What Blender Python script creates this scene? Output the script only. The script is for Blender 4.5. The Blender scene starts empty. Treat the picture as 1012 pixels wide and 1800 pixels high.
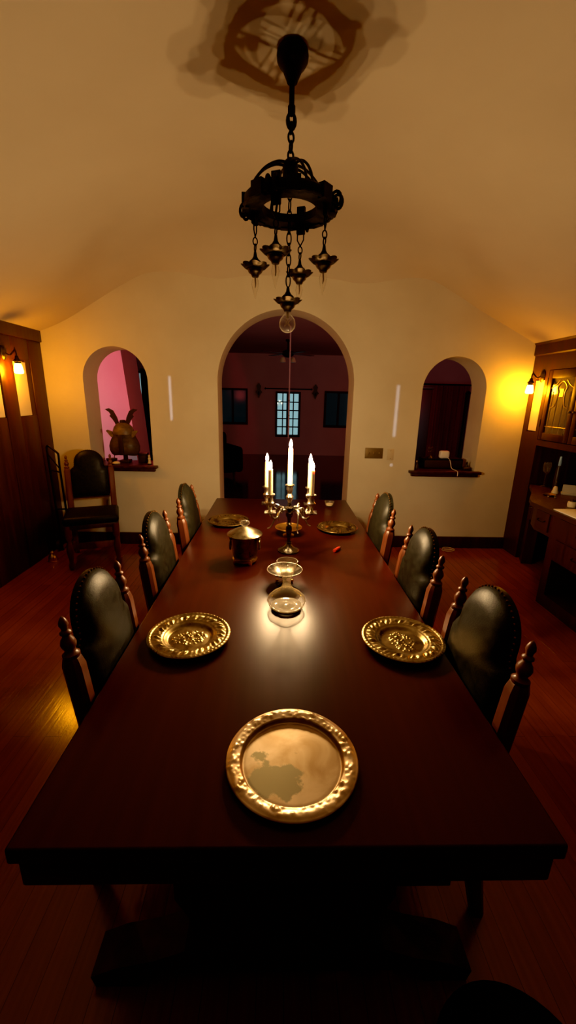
import bpy, bmesh, math, random
from mathutils import Vector, Matrix
from mathutils.geometry import tessellate_polygon
PI = math.pi
random.seed(7)
C = bpy.context.scene.collection
sc = bpy.context.scene

# ------------------------------------------------------------------ helpers
def finish(name, bm, mat, parent=None, smooth=35, loc=None):
    me = bpy.data.meshes.new(name)
    bm.normal_update()
    bm.to_mesh(me); bm.free()
    if smooth:
        me.shade_smooth()
        me.set_sharp_from_angle(angle=math.radians(smooth))
    mats = mat if isinstance(mat, (list, tuple)) else [mat]
    for m in mats: me.materials.append(m)
    o = bpy.data.objects.new(name, me); C.objects.link(o)
    if parent is not None: o.parent = parent
    if loc is not None: o.location = loc
    return o

def tag(o, label=None, cat=None, group=None, kind=None):
    if label: o['label'] = label
    if cat: o['category'] = cat
    if group: o['group'] = group
    if kind: o['kind'] = kind
    return o

def thing(name, label, cat, loc=(0, 0, 0), rz=0, group=None):
    o = bpy.data.objects.new(name, None); C.objects.link(o)
    o.empty_display_size = .05
    o.location = loc; o.rotation_euler = (0, 0, rz)
    return tag(o, label, cat, group)

def dup(root, loc, rz, label, name=None, scale=None):
    r = root.copy(); C.objects.link(r); r.location = loc; r.rotation_euler = (0, 0, rz)
    if scale: r.scale = (scale,) * 3
    r['label'] = label
    for ch in list(root.children):
        c = ch.copy(); C.objects.link(c); c.parent = r
        for g in list(ch.children):
            d = g.copy(); C.objects.link(d); d.parent = c
    return r

def add_box(bm, x0, x1, y0, y1, z0, z1, bev=0, seg=2, mi=0):
    vs = [bm.verts.new(p) for p in ((x0,y0,z0),(x1,y0,z0),(x1,y1,z0),(x0,y1,z0),(x0,y0,z1),(x1,y0,z1),(x1,y1,z1),(x0,y1,z1))]
    fs = [bm.faces.new([vs[i] for i in f]) for f in ((3,2,1,0),(4,5,6,7),(0,1,5,4),(1,2,6,5),(2,3,7,6),(3,0,4,7))]
    for f in fs: f.material_index = mi
    if bev:
        es = list({e for f in fs for e in f.edges})
        bmesh.ops.bevel(bm, geom=es, offset=bev, segments=seg, profile=.5, affect='EDGES')
    return vs

def box(name, dims, mat, parent=None, bev=0, **k):
    bm = bmesh.new(); add_box(bm, *dims, bev=bev); return finish(name, bm, mat, parent, **k)

def add_lathe(bm, prof, n=32, cx=0, cy=0, cz=0, close=True, sx=1, sy=1, M=None):
    rings = []
    for r, z in prof:
        if r < 1e-6:
            p = Vector((cx, cy, cz + z))
            rings.append([bm.verts.new(M @ p if M else p)])
        else:
            ring = []
            for i in range(n):
                a = 2*PI*i/n
                p = Vector((cx + r*sx*math.cos(a), cy + r*sy*math.sin(a), cz + z))
                ring.append(bm.verts.new(M @ p if M else p))
            rings.append(ring)
    for a, b in zip(rings, rings[1:]):
        if len(a) == 1 and len(b) == 1: continue
        for i in range(n):
            j = (i+1) % n
            if len(a) == 1: bm.faces.new((a[0], b[i], b[j])) if False else bm.faces.new((b[j], b[i], a[0]))
            elif len(b) == 1: bm.faces.new((a[i], a[j], b[0]))
            else: bm.faces.new((a[i], a[j], b[j], b[i]))
    if close:
        if len(rings[0]) > 1: bm.faces.new(list(reversed(rings[0])))
        if len(rings[-1]) > 1: bm.faces.new(rings[-1])

def lathe(name, prof, mat, parent=None, n=32, loc=None, smooth=40, **k):
    bm = bmesh.new(); add_lathe(bm, prof, n, **k)
    bmesh.ops.recalc_face_normals(bm, faces=bm.faces)
    return finish(name, bm, mat, parent, smooth, loc)

def spline(pts, n=8):
    P = [Vector(p) for p in pts]; out = []
    for i in range(len(P)-1):
        p0 = P[max(i-1,0)]; p1 = P[i]; p2 = P[i+1]; p3 = P[min(i+2,len(P)-1)]
        for k in range(n):
            t = k/n
            out.append(.5*((2*p1)+(p2-p0)*t+(2*p0-5*p1+4*p2-p3)*t*t+(3*p1-p0-3*p2+p3)*t**3))
    out.append(P[-1]); return out

def add_tube(bm, pts, r, n=8, closed=False, flat=1.0):
    pts = [Vector(p) for p in pts]; N = len(pts)
    rr = r if isinstance(r, (list, tuple)) else [r]*N
    if len(rr) != N:
        rr = [rr[0] + (rr[-1]-rr[0])*i/(N-1) for i in range(N)]
    def tang(i):
        if closed: return (pts[(i+1)%N]-pts[i-1]).normalized()
        return (pts[min(i+1,N-1)]-pts[max(i-1,0)]).normalized()
    t = tang(0)
    u = t.orthogonal().normalized()
    rings = []
    for i in range(N):
        t2 = tang(i)
        q = t.rotation_difference(t2); u = (q @ u).normalized(); t = t2
        u = (u - t*u.dot(t)).normalized(); v = t.cross(u)
        rings.append([bm.verts.new(pts[i] + (u*math.cos(2*PI*k/n) + v*flat*math.sin(2*PI*k/n))*rr[i]) for k in range(n)])
    m = N if closed else N-1
    for i in range(m):
        a, b = rings[i], rings[(i+1)%N]
        for k in range(n):
            bm.faces.new((a[k], a[(k+1)%n], b[(k+1)%n], b[k]))
    if not closed:
        bm.faces.new(list(reversed(rings[0]))); bm.faces.new(rings[-1])

def add_prism(bm, poly, a0, a1, axis='y', mi=0):
    """polygon in the plane normal to axis: 'y' -> (x,z), 'x' -> (y,z), 'z' -> (x,y)"""
    def P(p, a):
        return (p[0], a, p[1]) if axis == 'y' else (a, p[0], p[1]) if axis == 'x' else (p[0], p[1], a)
    A = [bm.verts.new(P(p, a0)) for p in poly]; B = [bm.verts.new(P(p, a1)) for p in poly]
    n = len(poly)
    fs = []
    tris = tessellate_polygon([[Vector((p[0], p[1], 0)) for p in poly]])
    for t in tris:
        fs.append(bm.faces.new([A[i] for i in t])); fs.append(bm.faces.new([B[i] for i in reversed(t)]))
    for i in range(n):
        j = (i+1) % n
        fs.append(bm.faces.new((A[i], A[j], B[j], B[i])))
    bmesh.ops.recalc_face_normals(bm, faces=fs)
    for f in fs: f.material_index = mi

def prism(name, poly, a0, a1, axis, mat, parent=None, smooth=35):
    bm = bmesh.new(); add_prism(bm, poly, a0, a1, axis); return finish(name, bm, mat, parent, smooth)

def slab_with_holes(name, outer, holes, y0, y1, mat, smooth=35):
    bm = bmesh.new()
    loops = [outer] + holes
    flat = [p for l in loops for p in l]
    A = [bm.verts.new((p[0], y0, p[1])) for p in flat]; B = [bm.verts.new((p[0], y1, p[1])) for p in flat]
    for t in tessellate_polygon([[Vector((p[0], p[1], 0)) for p in l] for l in loops]):
        try:
            bm.faces.new([A[i] for i in t]); bm.faces.new([B[i] for i in reversed(t)])
        except ValueError: pass
    k = 0
    for l in loops:
        n = len(l)
        for i in range(n):
            j = (i+1) % n
            bm.faces.new((A[k+i], A[k+j], B[k+j], B[k+i]))
        k += n
    bmesh.ops.recalc_face_normals(bm, faces=bm.faces)
    return finish(name, bm, mat, None, smooth)

def arch_pts(cx, half, zs, n=28, rz=None):
    rz = rz or half
    return [(cx + half*math.cos(PI*i/n), zs + rz*math.sin(PI*i/n)) for i in range(n+1)]

# ------------------------------------------------------------------ materials
def mat(name, base, rough=.5, metal=0, spec=.5, emit=None, es=0, coat=0, coat_r=.1):
    m = bpy.data.materials.new(name); m.use_nodes = True
    b = m.node_tree.nodes['Principled BSDF']
    b.inputs['Base Color'].default_value = (*base, 1)
    b.inputs['Roughness'].default_value = rough
    b.inputs['Metallic'].default_value = metal
    b.inputs['Specular IOR Level'].default_value = spec
    b.inputs['Coat Weight'].default_value = coat
    b.inputs['Coat Roughness'].default_value = coat_r
    if emit:
        b.inputs['Emission Color'].default_value = (*emit, 1); b.inputs['Emission Strength'].default_value = es
    return m

def nodes(m): return m.node_tree.nodes, m.node_tree.links, m.node_tree.nodes['Principled BSDF']

def noise_mix(m, c1, c2, scale=(5,5,5), detail=4, lo=.35, hi=.65, coord='Object', rough=None, bump=0, bump_scale=None, dist=0.0):
    N, L, b = nodes(m)
    tc = N.new('ShaderNodeTexCoord'); mp = N.new('ShaderNodeMapping'); mp.inputs['Scale'].default_value = scale
    L.new(tc.outputs[coord], mp.inputs[0])
    nz = N.new('ShaderNodeTexNoise'); nz.inputs['Scale'].default_value = 1; nz.inputs['Detail'].default_value = detail
    nz.inputs['Distortion'].default_value = dist
    L.new(mp.outputs[0], nz.inputs['Vector'])
    r = N.new('ShaderNodeValToRGB'); r.color_ramp.elements[0].position = lo; r.color_ramp.elements[1].position = hi
    r.color_ramp.elements[0].color = (*c1, 1); r.color_ramp.elements[1].color = (*c2, 1)
    L.new(nz.outputs['Fac'], r.inputs[0]); L.new(r.outputs[0], b.inputs['Base Color'])
    if rough:
        mr = N.new('ShaderNodeMapRange'); mr.inputs[1].default_value = lo; mr.inputs[2].default_value = hi
        mr.inputs[3].default_value = rough[0]; mr.inputs[4].default_value = rough[1]
        L.new(nz.outputs['Fac'], mr.inputs[0]); L.new(mr.outputs[0], b.inputs['Roughness'])
    if bump:
        n2 = nz
        if bump_scale:
            n2 = N.new('ShaderNodeTexNoise'); n2.inputs['Scale'].default_value = bump_scale; n2.inputs['Detail'].default_value = 4
            L.new(tc.outputs[coord], n2.inputs['Vector'])
        bp = N.new('ShaderNodeBump'); bp.inputs['Strength'].default_value = bump; bp.inputs['Distance'].default_value = .01
        L.new(n2.outputs['Fac'], bp.inputs['Height']); L.new(bp.outputs[0], b.inputs['Normal'])
    return m

M = {}
M['plaster'] = noise_mix(mat('plaster', (.7,.62,.5), .75, spec=.25), (.66,.57,.41), (.74,.65,.48), (1.5,1.5,1.5), 5, bump=.25, bump_scale=9)
M['ceiling'] = noise_mix(mat('ceiling_plaster', (.7,.62,.5), .85, spec=.1), (.60,.50,.36), (.68,.575,.42), (.8,.8,.8), 5, bump=.12, bump_scale=7)
M['living_wall'] = noise_mix(mat('living_plaster', (.6,.4,.4), .85, spec=.1), (.50,.33,.32), (.56,.38,.37), (1,1,1), 4)
M['chimney'] = noise_mix(mat('chimney_plaster', (.8,.7,.72), .85, spec=.1), (.76,.62,.6), (.83,.7,.68), (2,2,2), 4, bump=.15, bump_scale=8)

def planks(name, c1, c2, c3, rough, width=.075, length=1.6, along='y', bump=.25):
    m = mat(name, c1, rough); N, L, b = nodes(m)
    tc = N.new('ShaderNodeTexCoord'); mp = N.new('ShaderNodeMapping')
    if along == 'y': mp.inputs['Rotation'].default_value = (0,0,PI/2)
    L.new(tc.outputs['Object'], mp.inputs[0])
    br = N.new('ShaderNodeTexBrick'); br.offset = .37; br.inputs['Scale'].default_value = 1
    br.inputs['Brick Width'].default_value = length; br.inputs['Row Height'].default_value = width
    br.inputs['Mortar Size'].default_value = .0012; br.inputs['Mortar Smooth'].default_value = .3
    br.inputs['Color1'].default_value = (*c1,1); br.inputs['Color2'].default_value = (*c2,1); br.inputs['Mortar'].default_value = (c3[0]*.4,c3[1]*.4,c3[2]*.4,1)
    br.inputs['Bias'].default_value = 0
    L.new(mp.outputs[0], br.inputs['Vector'])
    m2 = N.new('ShaderNodeMapping'); m2.inputs['Scale'].default_value = (3,60,60); L.new(mp.outputs[0], m2.inputs[0])
    nz = N.new('ShaderNodeTexNoise'); nz.inputs['Scale'].default_value = 1; nz.inputs['Detail'].default_value = 6; L.new(m2.outputs[0], nz.inputs['Vector'])
    mx = N.new('ShaderNodeMix'); mx.data_type = 'RGBA'; mx.blend_type = 'MULTIPLY'; mx.inputs[0].default_value = .55
    rp = N.new('ShaderNodeValToRGB'); rp.color_ramp.elements[0].position = .3; rp.color_ramp.elements[0].color = (.45,.4,.38,1)
    L.new(nz.outputs['Fac'], rp.inputs[0]); L.new(br.outputs['Color'], mx.inputs[6]); L.new(rp.outputs[0], mx.inputs[7])
    L.new(mx.outputs[2], b.inputs['Base Color'])
    bp = N.new('ShaderNodeBump'); bp.inputs['Strength'].default_value = bump; bp.inputs['Distance'].default_value = .003
    ma = N.new('ShaderNodeMath'); ma.operation = 'SUBTRACT'; L.new(nz.outputs['Fac'], ma.inputs[0]); L.new(br.outputs['Fac'], ma.inputs[1])
    L.new(ma.outputs[0], bp.inputs['Height']); L.new(bp.outputs[0], b.inputs['Normal'])
    return m
M['floor'] = planks('oak_floor', (.29,.074,.017), (.35,.094,.023), (.33,.09,.025), .17, bump=.22)
M['living_floor'] = planks('living_floor', (.05,.03,.03), (.065,.04,.038), (.03,.015,.015), .10, bump=.05)
M['wood'] = noise_mix(mat('dark_wood', (.06,.02,.01), .35), (.035,.008,.003), (.06,.015,.005), (28,28,2.2), 6, rough=(.35,.48), bump=.08)
M['cab_wood'] = noise_mix(mat('cabinet_wood', (.06,.02,.01), .4), (.038,.008,.002), (.065,.014,.0035), (30,30,2.0), 6, rough=(.38,.52), bump=.06)
M['post_wood'] = noise_mix(mat('chair_wood', (.1,.04,.02), .35), (.11,.032,.012), (.17,.053,.021), (30,30,3), 5, rough=(.28,.42))
M['table'] = noise_mix(mat('mahogany_table', (.08,.02,.01), .3), (.046,.0075,.002), (.058,.0105,.0028), (38,1.6,38), 5, lo=.3, hi=.7)
nodes(M['table'])[2].inputs['Roughness'].default_value = .31
nodes(M['table'])[2].inputs['Specular IOR Level'].default_value = .27
M['leather'] = noise_mix(mat('black_leather', (.02,.02,.015), .4), (.011,.0105,.007), (.019,.018,.012), (40,40,40), 4, rough=(.38,.46), bump=.08, bump_scale=260)
nodes(M['leather'])[2].inputs['Specular IOR Level'].default_value = .2
M['stud'] = mat('brass_stud', (.16,.085,.035), .4, 1)
M['black'] = mat('black_fabric', (.008,.007,.006), .9, spec=.1)
M['iron'] = noise_mix(mat('wrought_iron', (.03,.02,.012), .55, .6), (.008,.005,.003), (.02,.012,.007), (30,30,30), 4, rough=(.45,.65), bump=.2)
M['bronze'] = noise_mix(mat('aged_bronze', (.12,.07,.03), .4, .9), (.045,.03,.014), (.11,.075,.038), (40,40,40), 4, rough=(.28,.45))
M['brass'] = noise_mix(mat('embossed_brass', (.5,.32,.1), .3, 1), (.21,.138,.046), (.40,.295,.125), (25,25,25), 4, rough=(.26,.38))
M['silver'] = noise_mix(mat('tarnished_silver', (.6,.5,.4), .3, 1), (.42,.36,.28), (.7,.63,.52), (30,30,30), 4, rough=(.24,.38))
M['pot'] = noise_mix(mat('aged_silver_plate', (.4,.32,.2), .3, 1), (.20,.16,.09), (.34,.28,.17), (30,30,30), 4, rough=(.26,.4))
M['shade_silver'] = noise_mix(mat('shaded_silver', (.2,.16,.12), .3, 1), (.10,.08,.055), (.2,.17,.13), (30,30,30), 4, rough=(.2,.34))  # silver darkened in colour to put shade on stem, base and dish
M['gold'] = mat('gold_wash', (.85,.55,.16), .28, 1)
M['wax'] = mat('candle_wax', (.62,.5,.27), .5); 
_b = nodes(M['wax'])[2]; _b.inputs['Subsurface Weight'].default_value = .6; _b.inputs['Subsurface Radius'].default_value = (.03,.015,.005); _b.inputs['Subsurface Scale'].default_value = .6
_b.inputs['Emission Color'].default_value = (1,.72,.28,1); _b.inputs['Emission Strength'].default_value = .1  # faint own glow added for flame light inside the wax
M['wick'] = mat('wick', (.02,.015,.01), .9)
def emis(name, col, s):
    m = bpy.data.materials.new(name); m.use_nodes = True; N = m.node_tree.nodes; N.clear()
    e = N.new('ShaderNodeEmission'); e.inputs[0].default_value = (*col,1); e.inputs[1].default_value = s
    o = N.new('ShaderNodeOutputMaterial'); m.node_tree.links.new(e.outputs[0], o.inputs[0]); return m
M['flame'] = emis('flame', (1,.66,.325), 2950)
M['shade'] = emis('lit_frosted_shade', (1,.375,.009), 228)
def thin_glass(name, tint=(1,1,1), rough=.02, ior=1.5, boost=1.0):
    m = bpy.data.materials.new(name); m.use_nodes = True; N = m.node_tree.nodes; L = m.node_tree.links; N.clear()
    t = N.new('ShaderNodeBsdfTransparent'); t.inputs[0].default_value = (*tint,1)
    g = N.new('ShaderNodeBsdfGlossy'); g.inputs['Roughness'].default_value = rough
    f = N.new('ShaderNodeFresnel'); f.inputs[0].default_value = ior
    mu = N.new('ShaderNodeMath'); mu.operation = 'MULTIPLY'; mu.inputs[1].default_value = boost; mu.use_clamp = True
    L.new(f.outputs[0], mu.inputs[0])
    x = N.new('ShaderNodeMixShader'); L.new(mu.outputs[0], x.inputs[0]); L.new(t.outputs[0], x.inputs[1]); L.new(g.outputs[0], x.inputs[2])
    o = N.new('ShaderNodeOutputMaterial'); L.new(x.outputs[0], o.inputs[0]); return m
def painted_edge_glass(name, edge, lo, hi, rough=.08, pw=3.0, mixd=.5):  # warm edge colour painted in for the light that glass edges catch
    m = bpy.data.materials.new(name); m.use_nodes = True; N = m.node_tree.nodes; L = m.node_tree.links; N.clear()
    t = N.new('ShaderNodeBsdfTransparent'); t.inputs[0].default_value = (.985,.975,.95,1)
    g = N.new('ShaderNodeBsdfGlossy'); g.inputs['Roughness'].default_value = rough
    d = N.new('ShaderNodeBsdfTranslucent'); d.inputs[0].default_value = (*edge,1)
    d2 = N.new('ShaderNodeBsdfDiffuse'); d2.inputs[0].default_value = (*edge,1)
    xd = N.new('ShaderNodeMixShader'); L.new(d.outputs[0], xd.inputs[1]); L.new(d2.outputs[0], xd.inputs[2])
    xe = N.new('ShaderNodeMixShader'); xe.inputs[0].default_value = mixd; L.new(g.outputs[0], xe.inputs[1]); L.new(xd.outputs[0], xe.inputs[2])
    lw = N.new('ShaderNodeLayerWeight'); lw.inputs[0].default_value = .5
    p = N.new('ShaderNodeMath'); p.operation = 'POWER'; p.inputs[1].default_value = pw; L.new(lw.outputs['Facing'], p.inputs[0])
    mr = N.new('ShaderNodeMapRange'); mr.inputs[3].default_value = lo; mr.inputs[4].default_value = hi; L.new(p.outputs[0], mr.inputs[0])
    x = N.new('ShaderNodeMixShader'); L.new(mr.outputs[0], x.inputs[0]); L.new(t.outputs[0], x.inputs[1]); L.new(xe.outputs[0], x.inputs[2])
    o = N.new('ShaderNodeOutputMaterial'); L.new(x.outputs[0], o.inputs[0]); return m
M['bulb'] = painted_edge_glass('bulb_glass_painted_edge', (.9,.8,.6), .07, .75)
M['pane'] = thin_glass('window_glass', (.85,.95,.95), .02, 1.45)
M['dark_pane'] = thin_glass('dim_window_glass', (.10,.135,.14), .1, 1.45)
M['leaded'] = thin_glass('leaded_amber_glass', (.8,.62,.3), .12, 1.6, 2.6)
def real_glass(name):
    m = bpy.data.materials.new(name); m.use_nodes = True; N = m.node_tree.nodes; L = m.node_tree.links; N.clear()
    g = N.new('ShaderNodeBsdfGlass'); g.inputs['Roughness'].default_value = .01; g.inputs['IOR'].default_value = 1.45; g.inputs[0].default_value = (.98,.95,.88,1)
    o = N.new('ShaderNodeOutputMaterial'); L.new(g.outputs[0], o.inputs[0]); return m
M['glass'] = real_glass('decanter_glass')
def pale_lit_glass():
    m = thin_glass('pale_lit_glass', (.95,.92,.85), .06, 1.5, 2.5); N = m.node_tree.nodes; L = m.node_tree.links
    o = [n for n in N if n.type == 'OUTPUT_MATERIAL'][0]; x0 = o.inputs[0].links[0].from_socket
    d = N.new('ShaderNodeBsdfDiffuse'); d.inputs[0].default_value = (.85,.78,.66,1)  # pale diffuse colour stands in for light gathered in the glass
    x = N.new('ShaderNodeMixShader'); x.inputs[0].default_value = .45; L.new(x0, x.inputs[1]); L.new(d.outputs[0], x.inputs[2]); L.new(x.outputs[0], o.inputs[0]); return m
M['lit_glass'] = pale_lit_glass()
M['vessel'] = painted_edge_glass('vessel_glass_painted_edge', (.95,.75,.42), .10, .95, .10, 2.0)
M['filament'] = mat('filament', (.3,.2,.12), .4, .5)
M['switch'] = mat('brass_switch_plate', (.22,.14,.05), .5, .5)
M['ivory'] = mat('ivory_plastic', (.62,.5,.32), .5)
M['white'] = mat('white_plastic', (.85,.78,.74), .4)
M['paper'] = mat('paper', (.93,.9,.82), .6)
M['red'] = mat('red_plastic', (.6,.05,.03), .35)
M['kabuto'] = noise_mix(mat('lacquered_iron', (.09,.05,.02), .5), (.11,.065,.022), (.2,.12,.045), (20,20,40), 4, rough=(.4,.6))
M['lacquer'] = mat('dark_lacquer', (.035,.016,.008), .4)
M['mirror'] = mat('dark_mirror', (.25,.22,.2), .06, 1)
M['maroon'] = noise_mix(mat('maroon_curtain', (.2,.03,.04), .8), (.16,.05,.05), (.26,.09,.09), (6,6,.4), 3)
M['darkcurtain'] = mat('dark_curtain', (.05,.02,.02), .9)
M['cream'] = mat('cream_ceramic', (.7,.58,.36), .4)
M['lead'] = mat('lead_came', (.42,.3,.15), .4, .8)
M['cord'] = mat('pink_cord', (.75,.5,.5), .6)
M['card'] = mat('grey_card', (.45,.40,.3), .7)

# tarnished tray: brass-brown metal with grey patches
def tray_mat():
    m = mat('tarnished_tray', (.6,.5,.35), .3, 1); N, L, b = nodes(m)
    tc = N.new('ShaderNodeTexCoord')
    n1 = N.new('ShaderNodeTexNoise'); n1.inputs['Scale'].default_value = 9; n1.inputs['Detail'].default_value = 5; n1.inputs['Distortion'].default_value = .8
    L.new(tc.outputs['Object'], n1.inputs['Vector'])
    r1 = N.new('ShaderNodeValToRGB'); e = r1.color_ramp.elements; e[0].position = .35; e[0].color = (.40,.27,.13,1); e[1].position = .65; e[1].color = (.66,.51,.33,1)
    L.new(n1.outputs['Fac'], r1.inputs[0])
    mp = N.new('ShaderNodeMapping'); mp.inputs['Location'].default_value = (.3,.1,.2); L.new(tc.outputs['Object'], mp.inputs[0])
    n2 = N.new('ShaderNodeTexNoise'); n2.inputs['Scale'].default_value = 16; n2.inputs['Detail'].default_value = 5; n2.inputs['Roughness'].default_value = .6
    L.new(mp.outputs[0], n2.inputs['Vector'])
    # patches gather in the near left half of the well
    sp = N.new('ShaderNodeVectorMath'); sp.operation = 'DISTANCE'; sp.inputs[1].default_value = (-.035,-.045,0)
    L.new(tc.outputs['Object'], sp.inputs[0])
    mr = N.new('ShaderNodeMapRange'); mr.inputs[1].default_value = .03; mr.inputs[2].default_value = .12; mr.inputs[3].default_value = .14; mr.inputs[4].default_value = -.25
    L.new(sp.outputs['Value'], mr.inputs[0])
    ad = N.new('ShaderNodeMath'); ad.operation = 'ADD'; L.new(n2.outputs['Fac'], ad.inputs[0]); L.new(mr.outputs[0], ad.inputs[1])
    r2 = N.new('ShaderNodeValToRGB'); r2.color_ramp.elements[0].position = .54; r2.color_ramp.elements[1].position = .60
    L.new(ad.outputs[0], r2.inputs[0])
    mx = N.new('ShaderNodeMix'); mx.data_type = 'RGBA'; mx.inputs[7].default_value = (.22,.19,.11,1)
    L.new(r2.outputs[0], mx.inputs[0]); L.new(r1.outputs[0], mx.inputs[6]); L.new(mx.outputs[2], b.inputs['Base Color'])
    m3 = N.new('ShaderNodeMapRange'); m3.inputs[3].default_value = .36; m3.inputs[4].default_value = .5; L.new(r2.outputs[0], m3.inputs[0]); L.new(m3.outputs[0], b.inputs['Roughness'])
    return m
M['tray'] = tray_mat()

# ------------------------------------------------------------------ the room
D = 4.2366; TH = .33
XL, XR = -2.322, 2.496
def S(o, label):
    o['label'] = label; o['kind'] = 'structure'; return o

S(box('floor', (-2.6, 3.2, -1.6, D+TH, -.06, 0), M['floor']), 'red-brown hardwood plank floor of the dining room')
S(box('floor', (-6, 6.2, D+TH, 11.9, -.06, 0), M['living_floor']), 'dark polished floor of the room beyond the arch')

prof = [(-2.36,2.10),(-2.322,2.125),(-2.03,2.25),(-1.5,2.55),(-1.04,2.77),(-.7,2.875),(-.35,2.935),(0,2.947),(.4,2.94),(.8,2.87),(1.25,2.735),(1.6,2.57),(1.92,2.405),(2.34,2.205),(2.496,2.125),(2.53,2.10)]
cp = [(p.x, p.y) for p in spline([(a, b, 0) for a, b in prof], 5)]
bm = bmesh.new()
cove = [(0, 0)] + [(.62*math.sin(PI/2*k/12), .34*(1-math.cos(PI/2*k/12))) for k in range(1, 13)]   # the crown of the vault rolls into the end wall
ys = [(-1.55, 0), (0, 0), (1.5, 0), (2.8, 0)] + [(D-.61+a, b) for a, b in cove]
def crown(x):
    t_ = min(1, max(0, (1.45-abs(x-.05))/.9)); return t_*t_*(3-2*t_)
grid = [[bm.verts.new((x, y, z-dz*crown(x))) for x, z in cp] for y, dz in ys]
for a, b in zip(grid, grid[1:]):
    for i in range(len(cp)-1): bm.faces.new((a[i], a[i+1], b[i+1], b[i]))
bmesh.ops.reverse_faces(bm, faces=bm.faces)
S(finish('ceiling', bm, M['ceiling'], None, 60), 'cream plaster coved ceiling sloping down to the side walls')

ax, ah, azs = .0355, .679, 1.705
nl, nlh = -1.641, .314; nr, nrh = 1.7325, .3245
NZ = .86
outer = [(-2.55,0),(ax-ah,0)] + list(reversed(arch_pts(ax, ah, azs, 40))) + [(ax+ah,0),(3.05,0),(3.05,3.05),(-2.55,3.05)]
hole1 = [(nl-nlh,NZ),(nl+nlh,NZ)] + arch_pts(nl, nlh, 1.70)
hole2 = [(nr-nrh,NZ),(nr+nrh,NZ)] + arch_pts(nr, nrh, 1.68)
S(slab_with_holes('wall_far', outer, [hole1, hole2], D, D+TH, M['plaster'], 30), 'cream plaster end wall with a tall arch and two arched niches')
S(box('wall_back', (-2.6, 3.1, -1.6, -1.5, 0, 3.1), M['cab_wood']), 'unseen wall behind the near end of the table, coloured dark against bounced light')  # unseen wall coloured dark to keep bounced light off the foreground
# left wall: dark panelling with inset plaster panels
bm = bmesh.new()
add_box(bm, -2.5, XL-.02, -1.5, D, 0, 2.16)
for y0, y1 in ((4.03, D), (3.58, 3.765), (3.15,3.33),(2.5,2.68),(1.9,2.08),(1.3,1.48),(.7,.88),(0,.18),(-1.5,-.6)):
    add_box(bm, XL-.03, XL, y0, y1, 0, 2.15, bev=.004)
for y0, y1 in ((3.765,4.03),(3.33,3.58),(2.68,3.15),(2.08,2.5),(1.48,1.9)):
    add_box(bm, XL-.03, XL-.004, y0, y1, 1.85, 2.15, bev=.003); add_box(bm, XL-.03, XL-.004, y0, y1, 0, 1.36, bev=.003)
add_box(bm, XL-.03, XL+.016, -1.5, D, 2.03, 2.137, bev=.004)
S(finish('wall_left', bm, M['cab_wood'], None, 30), 'dark wood panelled wall on the left side of the dining room')
for y0, y1 in ((3.775,3.96),(3.34,3.57)):
    S(box('trim', (XL-.021, XL-.012, y0, y1, 1.365, 1.828), M['plaster']), 'narrow pale plaster panel set in the dark left panelling')
S(box('trim', (XL-.022, XL-.008, 3.96, 4.03, 0, 2.03), M['wood']), 'dark door edge in the left panelling')
S(box('baseboard_far_left', (XL, ax-ah, D-.022, D, 0, .13), M['wood'], bev=.004), 'dark wood baseboard left of the arch')
S(box('baseboard_far_right', (ax+ah, XR, D-.022, D, 0, .13), M['wood'], bev=.004), 'dark wood baseboard right of the arch')
S(box('wall_right', (2.95, 3.05, -1.5, D, 0, 2.16), M['cab_wood']), 'dark wall behind the built-in on the right')
S(box('wall_right', (XR, 2.9, -1.5, 1.75, 0, 2.14), M['cab_wood']), 'dark wood panelled wall at the near right')

def sill(name, cx, half, label):
    bm = bmesh.new()
    add_box(bm, cx-half+.001, cx+half-.001, D-.001, D+TH, .822, NZ+.004)
    add_box(bm, cx-half-.06, cx+half+.05, D-.065, D+.0, .838, NZ+.006, bev=.005)
    add_box(bm, cx-half-.035, cx+half+.025, D-.045, D, .806, .838, bev=.006)
    return S(finish(name, bm, M['wood'], None, 30), label)
sill('trim_1', nl, nlh, 'dark wood sill of the left arched niche')
sill('trim_2', nr, nrh, 'dark wood sill of the right arched niche')

# ------------------------------------------------------------------ the room beyond
LY = 11.5
def rect(x0, x1, z0, z1): return [(x0,z0),(x1,z0),(x1,z1),(x0,z1)]
W = [(-1.64,-.92,.86,1.72), (1.27,1.95,.83,1.70), (-3.80,-3.71,1.1,2.1)]
FD = (-.06,.52,.55,1.66)
S(slab_with_holes('wall_living_far', [(-6,0),(6.2,0),(6.2,2.75),(-6,2.75)], [rect(*w) for w in W] + [rect(*FD)], LY, LY+.2, M['living_wall'], 30), 'dim far wall of the room beyond with windows')
S(box('wall_living_left', (-6.1,-6,D+TH,LY+.2,0,2.75), M['living_wall']), 'left wall of the room beyond')
S(box('wall_living_right', (6.2,6.3,D+TH,LY+.2,0,2.75), M['living_wall']), 'right wall of the room beyond')
S(box('ceiling_living', (-6.1,6.3,D+TH,LY+.2,2.66,2.76), M['living_wall']), 'dim ceiling of the room beyond')
# tapered chimney breast, lit pink
bm = bmesh.new()
add_prism(bm, [(-4.6,0),(-2.17,0),(-2.25,1.2),(-2.37,2.66),(-4.6,2.66)], 6.35, 7.0, 'y')
add_prism(bm, [(-4.6,0),(-2.79,0),(-2.80,2.0),(-2.70,2.66),(-4.6,2.66)], 6.32, 6.36, 'y')
S(finish('wall_chimney', bm, M['chimney'], None, 30), 'pink lit tapering chimney breast seen through the left niche')

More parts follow.
